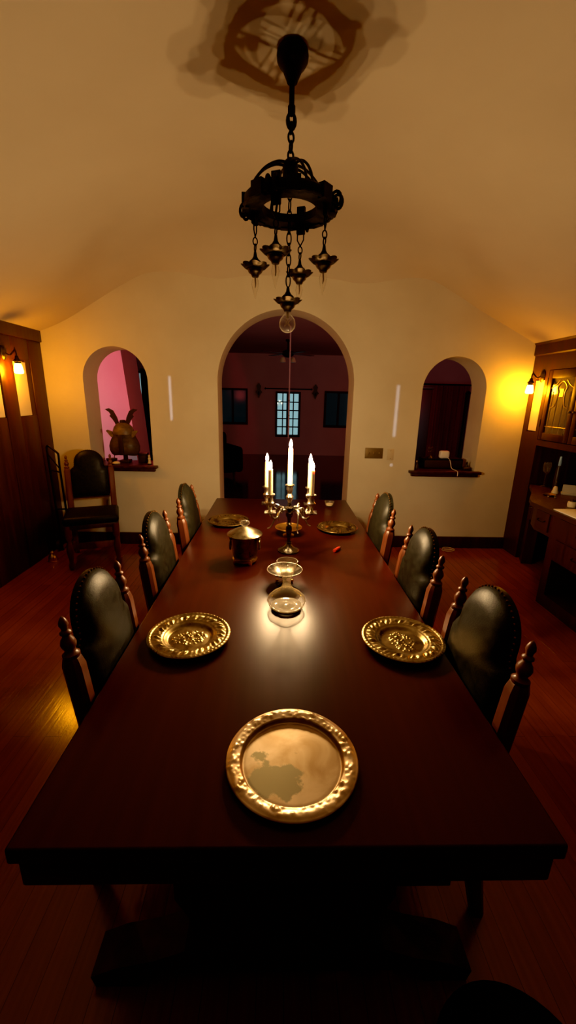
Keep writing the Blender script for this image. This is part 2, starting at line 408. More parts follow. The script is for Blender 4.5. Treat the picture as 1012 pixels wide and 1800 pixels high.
def window(name, r, cols, rows, pane, frame, label, y=LY, fr=.05, mun=.018):
    x0, x1, z0, z1 = r
    bm = bmesh.new()
    for a in ((x0-fr,x1+fr,z0-fr,z0),(x0-fr,x1+fr,z1,z1+fr),(x0-fr,x0,z0,z1),(x1,x1+fr,z0,z1)):
        add_box(bm, a[0], a[1], y-.03, y+.05, a[2], a[3])
    for i in range(1, cols):
        x = x0+(x1-x0)*i/cols; w = mun*(3 if i == cols/2 else 1); add_box(bm, x-w/2, x+w/2, y, y+.03, z0, z1)
    for i in range(1, rows):
        z = z0+(z1-z0)*i/rows; add_box(bm, x0, x1, y, y+.03, z-mun/2, z+mun/2)
    o = S(finish(name, bm, frame, None, 30), label)
    p = box('pane', (x0, x1, y+.015, y+.019, z0, z1), pane, o)
    return o
window('window_1', W[0], 2, 1, M['dark_pane'], M['darkcurtain'], 'dim casement window left of the far glazed door')
window('window_2', W[1], 2, 1, M['dark_pane'], M['darkcurtain'], 'dim casement window right of the far glazed door')
window('window_3', W[2], 1, 1, M['pane'], M['darkcurtain'], 'narrow pale window seen past the chimney through the left niche')
window('door_1', FD, 4, 5, M['pane'], M['darkcurtain'], 'glazed door with pale blue panes in the far wall', mun=.03)

t = thing('curtain', 'black curtain beside the narrow window seen through the left niche', 'curtain', (-3.38, 11.3, 0))
def curtain_bm(w, h, folds, amp=.04):
    bm = bmesh.new(); n = folds*8; a = []
    for i in range(n+1):
        x = -w/2+w*i/n; y = amp*math.sin(2*PI*folds*i/n)
        a.append((bm.verts.new((x, y, .05)), bm.verts.new((x, y*.7, h))))
    for p, q in zip(a, a[1:]): bm.faces.new((p[0], q[0], q[1], p[1]))
    return bm
finish('drape', curtain_bm(.55, 2.2, 5), M['darkcurtain'], t, 60)
t = thing('curtain', 'wide maroon curtain seen through the right niche', 'curtain', (4.55, 11.2, 0))
finish('drape', curtain_bm(1.0, 1.95, 7), M['maroon'], t, 60)
bm = bmesh.new(); add_tube(bm, [(-.75,0,1.98),(.75,0,1.98)], .02); finish('rod', bm, M['iron'], t)
t = thing('tall_cabinet', 'dark tall cabinet edge behind the left side of the right niche', 'cabinet', (3.1, 9.2, 0))
bm = bmesh.new(); add_box(bm, -.35,.12,-.3,.3,0,1.8,bev=.02); finish('body', bm, M['lacquer'], t)
bm = bmesh.new(); add_box(bm, -.38,.15,-.33,.33,1.8,1.86,bev=.015); finish('cornice', bm, M['lacquer'], t)
t = thing('floor_lamp', 'dark slender post before the maroon curtain in the right niche', 'lamp', (4.75, 10.6, 0))
lathe('pole', [(.15,0),(.15,.03),(.05,.06),(.05,1.72),(.07,1.76),(.05,1.8),(0,1.83)], M['lacquer'], t, 16)
for x, lab in ((-.565, 'dark iron wall ornament left of the glazed door'), (.965, 'dark iron wall ornament right of the glazed door'), (-4.02, 'dark wall sconce beside the narrow window in the left niche')):
    t = thing('wall_ornament', lab, 'wall ornament', (x, LY-.03, 1.72))
    prism('plate', [(0,-.2),(.05,-.08),(.09,-.04),(.04,.03),(.06,.12),(0,.2),(-.06,.12),(-.04,.03),(-.09,-.04),(-.05,-.08)], -.02, .02, 'y', M['lacquer'], t)
    bm = bmesh.new(); add_tube(bm, spline([(0,-.02,-.05),(0,-.1,-.1),(0,-.14,-.02)]), .012); finish('arm', bm, M['lacquer'], t)
t = thing('curtain_rod', 'thin dark curtain rod over the glazed door', 'curtain rod', (.23, LY-.08, 1.78))
bm = bmesh.new(); add_tube(bm, [(-.6,0,0),(.6,0,0)], .014); finish('rod', bm, M['iron'], t)
lathe('finial', [(0,-.03),(.03,0),(0,.03)], M['iron'], t, 12, loc=(-.62,0,0)); lathe('finial', [(0,-.03),(.03,0),(0,.03)], M['iron'], t, 12, loc=(.62,0,0))
t = thing('armchair', 'dark rounded armchair in the room beyond, left side of the arch', 'armchair', (-1.3, 8.1, 0), .5)
bm = bmesh.new(); add_box(bm, -.36,.36,-.36,.36,.12,.42,bev=.06,seg=3); finish('seat', bm, M['black'], t)
bm = bmesh.new(); add_box(bm, -.4,.4,.26,.44,.15,.86,bev=.08,seg=4); finish('backrest', bm, M['black'], t)
for s in (-1,1):
    bm = bmesh.new(); add_box(bm, s*.4-.08,s*.4+.08,-.38,.42,.12,.62,bev=.07,seg=4); finish('armrest', bm, M['black'], t)
for sx in (-1,1):
    for sy in (-1,1):
        lathe('leg', [(.02,0),(.03,.13)], M['wood'], t, 10, loc=(sx*.3,sy*.3,0))
t = thing('ceiling_fan', 'dim ceiling fan with two pale shades in the room beyond', 'ceiling fan', (.14, 8.6, 2.66))
lathe('rod', [(.05,0),(.05,-.03),(.015,-.05),(.015,-.2)], M['iron'], t, 16)
lathe('motor', [(.04,-.19),(.11,-.22),(.11,-.29),(.05,-.33),(0,-.33)], M['iron'], t, 24)
for k in range(4):
    bm = bmesh.new(); a = k*PI/2+.6
    add_box(bm, .1,.62,-.06,.06,-.262,-.254)
    bmesh.ops.rotate(bm, verts=bm.verts, cent=(0,0,0), matrix=Matrix.Rotation(a,3,'Z')); finish('blade', bm, M['lacquer'], t)
for s in (-1,1):
    lathe('lamp_shade', [(.03,-.33),(.055,-.38),(.06,-.42),(.0,-.43)], M['cream'], t, 16, loc=(s*.1,0,0))
t = thing('hanging_cord', 'thin pinkish cord with small beads hanging in the arch', 'cord', (.14, 7.0, .9))
bm = bmesh.new(); add_tube(bm, [(0,0,1.76),(0,0,0)], .011); finish('line', bm, M['cord'], t)
for z in (.62,.38,.2): lathe('bead', [(0,-.022),(.018,0),(0,.022)], M['gold'], t, 12, loc=(0,0,z))

# ------------------------------------------------------------------ dining table
tb = thing('dining_table', 'long dark mahogany trestle dining table in the middle of the room', 'table', (0, 1.937, 0))
TL = 2.737/2
bm = bmesh.new(); add_box(bm, -.54,.54,-TL,TL,.722,.76,bev=.006,seg=3); finish('tabletop', bm, M['table'], tb)
bm = bmesh.new()
add_box(bm, -.528,.528,-TL+.012,-TL+.04,.646,.722,bev=.005); add_box(bm, -.528,.528,TL-.04,TL-.012,.646,.722,bev=.005)
add_box(bm, -.528,-.5,-TL+.04,TL-.04,.646,.722); add_box(bm, .5,.528,-TL+.04,TL-.04,.646,.722)
finish('apron', bm, M['table'], tb)
half = [(0,.06),(.50,0),(.52,.0),(.53,.04),(.46,.075),(.36,.10),(.27,.14),(.235,.2),(.25,.27),(.285,.34),(.285,.41),(.245,.47),(.21,.52),(.215,.57),(.26,.61),(.31,.65),(.31,.722)]
half = [(.40,0),(.52,0),(.53,.04),(.46,.075),(.36,.10),(.27,.14),(.235,.2),(.25,.27),(.285,.34),(.285,.41),(.245,.47),(.21,.52),(.215,.57),(.26,.61),(.31,.65),(.31,.722)]
poly = half + [(-x, z) for x, z in reversed(half)] + [(-.36,.05),(.36,.05)]
for y in (-1.15, 1.15):
    bm = bmesh.new(); add_prism(bm, poly, y-.05, y+.05, 'y')
    add_prism(bm, [(.17,.2),(.2,.4),(.15,.55),(0,.6),(-.15,.55),(-.2,.4),(-.17,.2),(0,.14)], y-.065, y+.065, 'y')
    finish('trestle', bm, M['wood'], tb)
bm = bmesh.new(); add_box(bm, -.05,.05,-1.12,1.12,.2,.3,bev=.01); finish('stretcher', bm, M['wood'], tb)

# ------------------------------------------------------------------ dining chairs (local +x is the front)
ch0 = thing('dining_chair', '', 'chair')
def post_x(z): return -.205 if z < .45 else -.205 - (z-.45)*.112
def leather_outline(n=10):
    right = [(.165,.585),(.17,.70),(.171,.82),(.168,.85),(.155,.868),(.138,.878),(.131,.90),(.13,.925)]
    arc = [(.13*math.cos(a), .925+.115*math.sin(a)) for a in [PI/2*i/n for i in range(1, n+1)]]
    r = right + arc
    l = [(-y, z) for y, z in reversed(r[:-1])]
    return r + l
def padded(bm, out, cz, front, back, edge):
    """puffy pad: rings scaled toward the centre; x offset along the reclined back"""
    def P(y, z, dx): return (post_x(z) + dx, y, z)
    n = len(out)
    rings = []
    for s, d in ((1,0),(.985,edge*.6),(.95,edge),(.88,edge+front*.45),(.75,edge+front*.75),(.5,edge+front*.95),(.25,edge+front)):
        rings.append([bm.verts.new(P(y*s, cz+(z-cz)*s, d)) for y, z in out])
    c = bm.verts.new(P(0, cz, edge+front))
    for a, b in zip(rings, rings[1:]):
        for i in range(n): bm.faces.new((a[i], a[(i+1)%n], b[(i+1)%n], b[i]))
    for i in range(n): bm.faces.new((rings[-1][i], rings[-1][(i+1)%n], c))
    bk = [bm.verts.new(P(y, z, -back)) for y, z in out]
    for i in range(n): bm.faces.new((rings[0][(i+1)%n], rings[0][i], bk[i], bk[(i+1)%n]))
    bm.faces.new(bk)
    bmesh.ops.recalc_face_normals(bm, faces=bm.faces)
out = leather_outline()
bm = bmesh.new(); padded(bm, out, .8, .03, .02, .016)
back = finish('backrest', bm, M['leather'], ch0, 50)
bm = bmesh.new()
pl = [Vector((post_x(z)+.0, y*1.012, .8+(z-.8)*1.01)) for y, z in out]
acc = 0
for a, b in zip(pl, pl[1:]):
    L_ = (b-a).length; k = 0
    while acc < L_:
        p = a.lerp(b, acc/L_)
        bmesh.ops.create_icosphere(bm, subdivisions=1, radius=.0042, matrix=Matrix.Translation(p)); acc += .018
    acc -= L_
finish('nailhead_trim', bm, M['stud'], back)
FIN = [(.026,0),(.029,.004),(.029,.012),(.02,.018),(.017,.024),(.023,.034),(.026,.044),(.022,.056),(.014,.066),(.013,.07),(.019,.075),(.019,.08),(.011,.086),(.012,.094),(.016,.102),(.014,.112),(.008,.122),(0,.13)]
for s in (-1, 1):
    bm = bmesh.new()
    y = s*.195; h = .027
    rings = []
    for z, k in ((0,.75),(.2,1),(.45,1.05),(.6,1),(.845,1),(.868,.8),(.872,.72)):
        x = post_x(z) + (-.06*(1-z/.45)**2 if z < .45 else 0)
        w = h*k; c = w*.55
        rings.append([bm.verts.new((x+a, y+b, z)) for a, b in ((w,-c),(w,c),(c,w),(-c,w),(-w,c),(-w,-c),(-c,-w),(c,-w))])
    for a, b in zip(rings, rings[1:]):
        for i in range(8): bm.faces.new((a[i], a[(i+1)%8], b[(i+1)%8], b[i]))
    bm.faces.new(list(reversed(rings[0]))); bm.faces.new(rings[-1])
    p = finish('post', bm, M['post_wood'], ch0, 30)
    M_ = Matrix.Translation((post_x(.87), y, .87)) @ Matrix.Rotation(-.11, 4, 'Y')
    bm = bmesh.new(); add_lathe(bm, [(r*.82, z) for r, z in FIN], 16, M=M_); finish('finial', bm, M['post_wood'], p, 50)
    lathe('leg', [(.018,0),(.026,.02),(.028,.05),(.018,.07),(.02,.1),(.03,.16),(.032,.2),(.02,.26),(.018,.28),(.03,.3),(.032,.33),(.032,.42)], M['post_wood'], ch0, 16, loc=(.2,s*.2,0))
bm = bmesh.new()
add_box(bm, -.2,.225,-.225,.225,.385,.43,bev=.008); finish('seat_frame', bm, M['wood'], ch0)
bm = bmesh.new(); add_box(bm, -.185,.24,-.235,.235,.425,.5,bev=.03,seg=4); finish('seat', bm, M['leather'], ch0, 60)
bm = bmesh.new()
add_box(bm, -.16,.2,-.207,-.185,.13,.16,bev=.004); add_box(bm, -.16,.2,.185,.207,.13,.16,bev=.004); add_box(bm, .19,.21,-.18,.18,.19,.25,bev=.004)
finish('stretcher', bm, M['post_wood'], ch0)
bm = bmesh.new(); add_box(bm, post_x(.6)-.014, post_x(.6)+.012, -.18,.18,.575,.605,bev=.004); finish('back_rail', bm, M['wood'], ch0)

spots = [(-.355,1.197,0,'near left leather dining chair, its back beside the left embossed brass plate'),
         (-.365,1.88,0,'middle leather dining chair of three on the left side of the table'),
         (-.355,2.53,0,'far left leather dining chair, last on that side before the arched end wall'),
         (.36,1.095,PI,'near right leather dining chair, its back beside the right embossed brass plate'),
         (.355,1.68,PI,'middle leather dining chair of three on the right side of the table'),
         (.35,2.36,PI,'far right leather dining chair, last on that side below the switch plates'),
         (-1.80,3.78,-PI/2+.36,'leather dining chair standing alone against the end wall under the left niche')]
for i, (x, y, r, lab) in enumerate(spots):
    if i == 0:
        o = ch0; o.location = (x, y, 0); o.rotation_euler = (0,0,r); o['label'] = lab
    else: o = dup(ch0, (x, y, 0), r, lab)
    o['group'] = 'leather dining chairs with turned finials'

# folded tubular cart by the lone chair
t = thing('folded_hand_cart', 'folded dark tubular metal cart leaning between left panelling and lone chair', 'cart', (-2.2, 3.98, 0), .12)
bm = bmesh.new(); add_tube(bm, spline([(-.045,.03,0),(-.05,.0,.9),(-.052,0,1.05),(-.045,0,1.075),(-.03,-.005,1.078),(.045,-.03,1.02),(.055,-.03,1.0),(.055,-.03,.95),(.05,-.02,.8),(.05,.02,0)], 6), .010, 10); finish('handle', bm, M['iron'], t)
for pq, rr in (([(-.05,0,.85),(.05,0,.82)], .008), ([(-.05,0,.45),(.05,0,.45)], .008), ([(-.05,.0,1.0),(.05,-.02,.86)], .006)):
    bm = bmesh.new(); add_tube(bm, pq, rr); finish('crossbar', bm, M['iron'], t)
for s in (-1,1):
    bm = bmesh.new(); add_lathe(bm, [(.02,-.015),(.05,-.015),(.05,.015),(.02,.015)], 20, M=Matrix.Translation((s*.07,.03,.06)) @ Matrix.Rotation(PI/2,4,'Y')); finish('wheel', bm, M['lacquer'], t)
t = thing('brass_knob_weight', 'small round brass weight on the floor behind the lone chair', 'weight', (-2.2, 3.72, 0))
lathe('body', [(.0,0),(.035,0),(.04,.02),(.035,.05),(.018,.07),(.012,.08),(.02,.09),(.012,.105),(0,.108)], M['gold'], t, 24)
lathe('base', [(.045,0),(.045,.006),(0,.006)], M['gold'], t, 24)

# ------------------------------------------------------------------ plates
def polar_plate(R, prof_r, relief, nr_=60, nt=220):
    """prof_r: list (r, z) outline of upper surface; relief(r, a) adds height"""
    def zz(r):
        for (r0, z0), (r1, z1) in zip(prof_r, prof_r[1:]):
            if r <= r1:
                t_ = (r-r0)/max(r1-r0, 1e-9); t_ = t_*t_*(3-2*t_); return z0+(z1-z0)*t_
        return prof_r[-1][1]
    bm = bmesh.new(); rings = []
    c = bm.verts.new((0,0,zz(0)+relief(0,0)*R))
    for i in range(1, nr_+1):
        r = i/nr_
        rings.append([bm.verts.new((R*r*math.cos(2*PI*k/nt), R*r*math.sin(2*PI*k/nt), zz(r)+relief(r, 2*PI*k/nt)*R)) for k in range(nt)])
    for k in range(nt): bm.faces.new((c, rings[0][k], rings[0][(k+1)%nt]))
    for a, b in zip(rings, rings[1:]):
        for k in range(nt): bm.faces.new((a[k], b[k], b[(k+1)%nt], a[(k+1)%nt]))
    last = rings[-1]
    for rr, dz in ((1.012,-.002),(1.0,-.005),(.6,None),):
        z = zz(1)+dz if dz is not None else 0
        new = [bm.verts.new((R*rr*math.cos(2*PI*k/nt), R*rr*math.sin(2*PI*k/nt), z)) for k in range(nt)]
        for k in range(nt): bm.faces.new((last[k], new[k], new[(k+1)%nt], last[(k+1)%nt]))
        last = new
    bm.faces.new(list(reversed(last)))
    return bm
rnd = random.Random(3)
blobs = [(math.sqrt(rnd.random())*.36, rnd.uniform(0,2*PI), rnd.uniform(.02,.042), rnd.uniform(.018,.036)) for _ in range(85)]
def relief_emb(r, a):
    h = 0
    if .66 < r < .9:
        u = (r-.66)/.24
        h += .036*math.sin(PI*u)*(abs(math.sin(a*13))**.8*(.6+.4*math.sin(PI*3*u+a*26)) + .35*math.sin(a*39+u*5))
    if r > .93: h += .008*math.sin(a*60)*math.sin(PI*(r-.93)/.07)
    if r < .44:
        x, y = r*math.cos(a), r*math.sin(a)
        for br, ba, bs, bh in blobs:
            d2 = (x-br*math.cos(ba)*1.15)**2 + (y-br*math.sin(ba)*.8)**2
            if d2 < 9*bs*bs: h = max(h, bh*math.exp(-d2/(bs*bs)))
    return h
EP = [(0,.006),(.5,.005),(.62,.016),(.68,.02),(.9,.022),(.96,.026),(1,.024)]
pm = polar_plate(.141, EP, relief_emb)
pl0 = thing('embossed_plate', 'embossed brass plate at the near left place of the table', 'plate', (-.337,1.258,.76), .3, 'embossed metal plates along the table')
finish('dish', pm, M['brass'], pl0, 60)
dup(pl0, (.41,1.243,.76), 1.7, 'embossed brass plate at the near right place of the table')
dup(pl0, (-.36,2.62,.76), 2.6, 'embossed plate at the far left place, behind the lidded pot', scale=.97)
dup(pl0, (.355,2.505,.76), 4.1, 'embossed plate at the far right place, before the glass votive', scale=.92)
rnd = random.Random(9)
scr = [(rnd.uniform(0,2*PI), rnd.uniform(.81,.97), rnd.uniform(.012,.03), rnd.uniform(.005,.016)) for _ in range(230)]
def relief_tray(r, a):
    h = 0
    if r > .76:
        x, y = r*math.cos(a), r*math.sin(a)
        for ba, br, bs, bh in scr:
            d2 = (x-br*math.cos(ba))**2 + (y-br*math.sin(ba))**2
            if d2 < 6*bs*bs: h += bh*math.exp(-d2/(bs*bs))
    return h
pm = polar_plate(.152, [(0,.006),(.70,.0055),(.76,.005),(.80,.017),(.92,.02),(1,.017)], relief_tray, 64, 240)
t = thing('round_tray', 'large tarnished silver tray with ornate rim at the near end of the table', 'tray', (.006,.757,.76), 0)
finish('dish', pm, M['tray'], t, 60)

# ------------------------------------------------------------------ lidded pot
t = thing('lidded_pot', 'lidded silver pot with ring handles and brass feet on the left of the table', 'pot', (-.198,1.96,.76))
lathe('body', [(0,.022),(.052,.02),(.060,.03),(.064,.05),(.066,.135),(.07,.142),(.07,.15),(.06,.15),(.06,.06),(0,.055)], M['pot'], t, 48)
lid = lathe('lid', [(.088,.148),(.09,.153),(.084,.158),(.07,.165),(.045,.178),(.02,.186),(.014,.19),(0,.19)], M['pot'], t, 48)
lathe('knob', [(.012,.186),(.008,.19),(.012,.195),(.022,.202),(.026,.210),(.02,.219),(.01,.223),(0,.225)], M['bulb'], lid, 24)
lathe('foot_ring', [(.056,.012),(.062,.012),(.064,.022),(.056,.024)], M['gold'], t, 48, close=False)
for k in range(4):
    a = PI/4+k*PI/2-.25
    lathe('foot', [(0,0),(.01,.001),(.012,.01),(.008,.02),(.006,.03),(0,.03)], M['gold'], t, 12, loc=(.056*math.cos(a),.056*math.sin(a),0))
for s in (-1,1):
    bm = bmesh.new()
    add_tube(bm, [(s*(.074), .026*math.cos(2*PI*k/24), .095+.026*math.sin(2*PI*k/24)) for k in range(24)], .004, 8, True)
    add_tube(bm, [(s*.064,0,.125),(s*.078,0,.122)], .007, 8)
    finish('ring_handle', bm, M['pot'], t)

# ------------------------------------------------------------------ decanter
t = thing('decanter', 'clear glass wide-bottomed decanter with flared mouth, centre of the table', 'decanter', (.006,1.482,.76))
outp = [(0,.0),(.045,.0),(.058,.006),(.071,.02),(.077,.036),(.073,.05),(.058,.066),(.036,.08),(.022,.093),(.0165,.108),(.016,.125),(.02,.14),(.029,.165),(.0375,.19),(.041,.205)]
inp = [(.0395,.205),(.036,.19),(.0275,.166),(.018,.141),(.0135,.125),(.014,.108),(.0195,.092),(.034,.077),(.055,.063),(.069,.048),(.072,.036),(.066,.024),(.05,.016),(.02,.022),(0,.024)]
lathe('vessel', outp, M['vessel'], t, 64, close=False, smooth=60)
bm = bmesh.new(); add_tube(bm, [(.041*math.cos(2*PI*k/48), .041*math.sin(2*PI*k/48), .205) for k in range(48)], .0016, 8, True); finish('lip', bm, M['lit_glass'], t, 60)
lathe('thick_base', [(0,.003),(.046,.003),(.056,.008),(.062,.016),(.056,.017),(.044,.011),(.03,.012),(.015,.02),(0,.022)], M['lit_glass'], t, 48)  # pale base colour painted in place of refracted highlights

# ------------------------------------------------------------------ compotes
def compote(loc, label, R, H, m, balls):
    t = thing('compote', label, 'pedestal dish', loc, 0)
    lathe('bowl', [(.012,H*.52),(.03,H*.6),(R*.7,H*.78),(R,H),(R*1.0,H+.003),(R*.96,H),(R*.68,H*.84),(.03,H*.7),(0,H*.68)], m, t, 48)
    bm = bmesh.new(); add_tube(bm, [(R*math.cos(2*PI*k/64), R*math.sin(2*PI*k/64), H+.002) for k in range(64)], .0022, 8, True); finish('rim', bm, M['silver'] if balls else m, t, 60)
    lathe('stem', [(0,0),(R*.42,0),(R*.42,.004),(R*.25,.01),(.01,.018),(.008,H*.35),(.013,H*.42),(.012,H*.55),(0,H*.55)], m, t, 32)
    if balls:
        for k in range(3):
            a = 2*PI*k/3+PI/6; lathe('foot', [(0,0),(.006,.003),(.008,.009),(.006,.015),(0,.018)], M['gold'], t, 12, loc=(R*.5*math.cos(a), R*.5*math.sin(a), 0))
    return t
compote((.002,1.70,.76), 'silver pedestal dish just behind the glass decanter', .079, .072, M['shade_silver'], True)  # bowl in silver painted as shaded, rim ring in the lighter silver
compote((.036,2.39,.76), 'gold-lined pedestal dish behind the candelabrum stem', .082, .05, M['gold'], False)

# ------------------------------------------------------------------ candelabrum with candles
CX, CY = .030, 2.12
t = thing('candelabrum', 'five-light silver candelabrum with scrolling arms on the table', 'candelabrum', (CX,CY,.76))
lathe('base', [(0,0),(.058,0),(.06,.006),(.054,.012),(.04,.018),(.022,.03),(.013,.045),(0,.045)], M['shade_silver'], t, 40)  # base and stem share the silver darkened as painted shade
lathe('stem', [(.013,.044),(.018,.05),(.011,.058),(.010,.07),(.014,.10),(.017,.125),(.016,.14),(.009,.15),(.016,.158),(.009,.166),(.011,.19),(.019,.205),(.021,.222),(.012,.235),(.028,.244),(.03,.252),(.012,.258),(.009,.28),(0,.28)], M['shade_silver'], t, 28)
lathe('candle_cup', [(.009,.278),(.012,.29),(.018,.3),(.02,.31),(.014,.32),(.01,.328),(.014,.336),(.017,.352),(.017,.366),(.024,.372),(.024,.376),(0,.376)], M['silver'], t, 28)
arms = [(-.102,-.10,'front left',.128),(.109,-.10,'front right',.128),(.112,.08,'back right',.138),(-.124,.08,'back left',.138)]
for ax_, ay_, nm, h in arms:
    AR = math.hypot(ax_, ay_); a = math.atan2(ay_, ax_)
    c, s = math.cos(a), math.sin(a)
    def Q(r, z, w=0): return (c*r - s*w, s*r + c*w, z)
    bm = bmesh.new()
    add_tube(bm, spline([Q(.012,.225), Q(.04,.245,.006), Q(.07,.235,-.004), Q(AR*.63,.212,0), Q(AR*.82,.212,0), Q(AR*.95,.23,0), Q(AR,.258,0)], 6), .0065, 8)
    add_tube(bm, spline([Q(.05,.243), Q(.075,.26,.015), Q(.085,.245,.02), Q(.07,.235,.015)], 5), [.005,.003], 6)
    arm = finish('arm', bm, M['silver'], t)
    bm = bmesh.new()
    add_tube(bm, spline([Q(.05,.235,.0), Q(.075,.225,-.015), Q(.085,.185,-.03), Q(.095,.15,-.045), Q(.11,.14,-.055)], 6), [.006,.0035], 8, flat=.5)
    finish('leaf', bm, M['silver'], arm)
    bm = bmesh.new()
    add_lathe(bm, [(.010,.248),(.014,.254),(.008,.264),(.012,.277),(.02,.289),(.021,.302),(.014,.311),(.013,.329),(.017,.337),(.024,.343),(.024,.347),(0,.347)], 24, cx=ax_, cy=ay_)
    w = .029
    add_box(bm, ax_-w, ax_+w, ay_-w, ay_+w, .248,.253)
    bmesh.ops.recalc_face_normals(bm, faces=bm.faces)
    finish('candle_cup', bm, M['silver'], t)
def candle(x, y, z, h, r, label):
    k = thing('candle', label, 'candle', (x,y,z), 0, 'lit taper candles in the candelabrum')
    lathe('wax', [(0,0),(r*1.08,0),(r,.01),(r*.93,h-.006),(r*.8,h),(r*.3,h-.003),(0,h-.003)], M['wax'], k, 24)
    bm = bmesh.new(); add_tube(bm, [(0,0,h-.003),(.001,0,h+.007)], .0012, 6); finish('wick', bm, M['wick'], k)
    lathe('flame', [(0,0),(.005,.003),(.0085,.010),(.0085,.016),(.006,.026),(.0025,.036),(0,.043)], M['flame'], k, 16, loc=(0,0,h+.003))
candle(CX, CY, .76+.3745, .196, .0125, 'tall lit ivory candle at the centre of the candelabrum')
for ax_, ay_, nm, h in arms:
    candle(CX+ax_, CY+ay_, .76+.3455, h, .0122, 'lit ivory candle on the %s arm of the candelabrum' % nm)

# small things on the table
t = thing('votive_glass', 'small clear glass votive at the far right end of the table', 'glass', (.374,3.08,.76))
lathe('cup', [(0,0),(.022,0),(.028,.01),(.036,.04),(.038,.042),(.034,.04),(.026,.014),(0,.01)], M['bulb'], t, 32)
lathe('wax', [(0,.012),(.026,.013),(.03,.024),(0,.025)], M['cream'], t, 24)
t = thing('red_lighter', 'small red lighter lying on the table right of the candelabrum', 'lighter', (.303,2.13,.76), .95)
bm = bmesh.new(); add_lathe(bm, [(0,-.035),(.009,-.034),(.0095,-.03),(.0095,.022),(0,.022)], 16, M=Matrix.Translation((0,0,.0096)) @ Matrix.Rotation(PI/2,4,'Y')); finish('body', bm, M['red'], t)
bm = bmesh.new(); add_lathe(bm, [(.0085,.022),(.0085,.034),(0,.035)], 16, M=Matrix.Translation((0,0,.0096)) @ Matrix.Rotation(PI/2,4,'Y')); finish('cap', bm, M['silver'], t)

# ------------------------------------------------------------------ chandelier
HX, HY = -.006, 1.86
t = thing('chandelier', 'dark iron ring chandelier with five hanging pendants over the table', 'chandelier', (-.0018, 2.10, -.2047), 0)
t.scale = (1.129,)*3
lathe('canopy', [(0,2.793),(.046,2.792),(.055,2.783),(.058,2.768),(.056,2.752),(.047,2.738),(.036,2.729),(.032,2.718),(.023,2.70),(.019,2.69),(0,2.69)], M['iron'], t, 32)
lathe('rod', [(.010,2.71),(.010,2.625),(.014,2.62),(.014,2.60),(.008,2.592),(0,2.592)], M['iron'], t, 16)
def add_link(bm, z, h, w, r, rot, x=0, y=0):
    pts = []
    n = 14
    for k in range(n):
        a = 2*PI*k/n; u = w*math.cos(a); v = h/2*math.sin(a)
        pts.append((x+u*math.cos(rot), y+u*math.sin(rot), z+v))
    add_tube(bm, pts, r, 6, True)
def chain(name, z1, z0, par, h=.034, w=.0085, r=.0028, x=0, y=0, m=None):
    bm = bmesh.new(); n = max(2, round((z1-z0)/(h*.80))); st = (z1-z0)/n
    for k in range(n):
        add_link(bm, z1-st*(k+.5), st*1.22, w, r, (k%2)*PI/2+.4, x, y)
    return finish(name, bm, m or M['iron'], par, 60)
chain('chain', 2.598, 2.452, t, .036, .011, .0042)
bm = bmesh.new(); add_link(bm, 2.575, .05, .016, .006, .3); finish('shackle', bm, M['iron'], t, 60)
lathe('hub', [(0,2.46),(.014,2.458),(.024,2.448),(.03,2.435),(.03,2.39),(.022,2.38),(.018,2.36),(0,2.355)], M['iron'], t, 24)
ring = lathe('ring', [(.108,2.288),(.176,2.288),(.180,2.296),(.180,2.318),(.172,2.326),(.158,2.322),(.13,2.322),(.108,2.318),(.108,2.288)], M['iron'], t, 64, close=False)
pa = [math.atan2(.05,-.139), math.atan2(-.133,-.05), math.atan2(.133,.05), math.atan2(-.05,.139)]
# crenel blocks and beading cast on the ring
for k in range(8):
    bm = bmesh.new(); vs = add_box(bm, .158,.186,-.026,.026,2.282,2.332)
    bmesh.ops.transform(bm, matrix=Matrix.Rotation(pa[0]+PI/8+k*PI/4,4,'Z'), verts=bm.verts); finish('ring_block', bm, M['iron'], ring, 30)
bm = bmesh.new()
add_tube(bm, [((.176+.005*(k%2))*math.cos(2*PI*k/72), (.176+.005*(k%2))*math.sin(2*PI*k/72), 2.287) for k in range(72)], .006, 6, True)
finish('ring_edging', bm, M['iron'], ring, 30)
for k in range(4):
    a = pa[0]+PI/4+k*PI/2; c, s = math.cos(a), math.sin(a)
    bm = bmesh.new()
    for w in (-.012,.012):
        add_tube(bm, [(c*r - s*w, s*r + c*w, z) for r, z in [(p.x, p.y) for p in spline([(.016,2.438,0),(.06,2.432,0),(.11,2.402,0),(.145,2.36,0),(.158,2.32,0)],6)]], .005, 6)
    finish('strap', bm, M['iron'], t)
pend = []
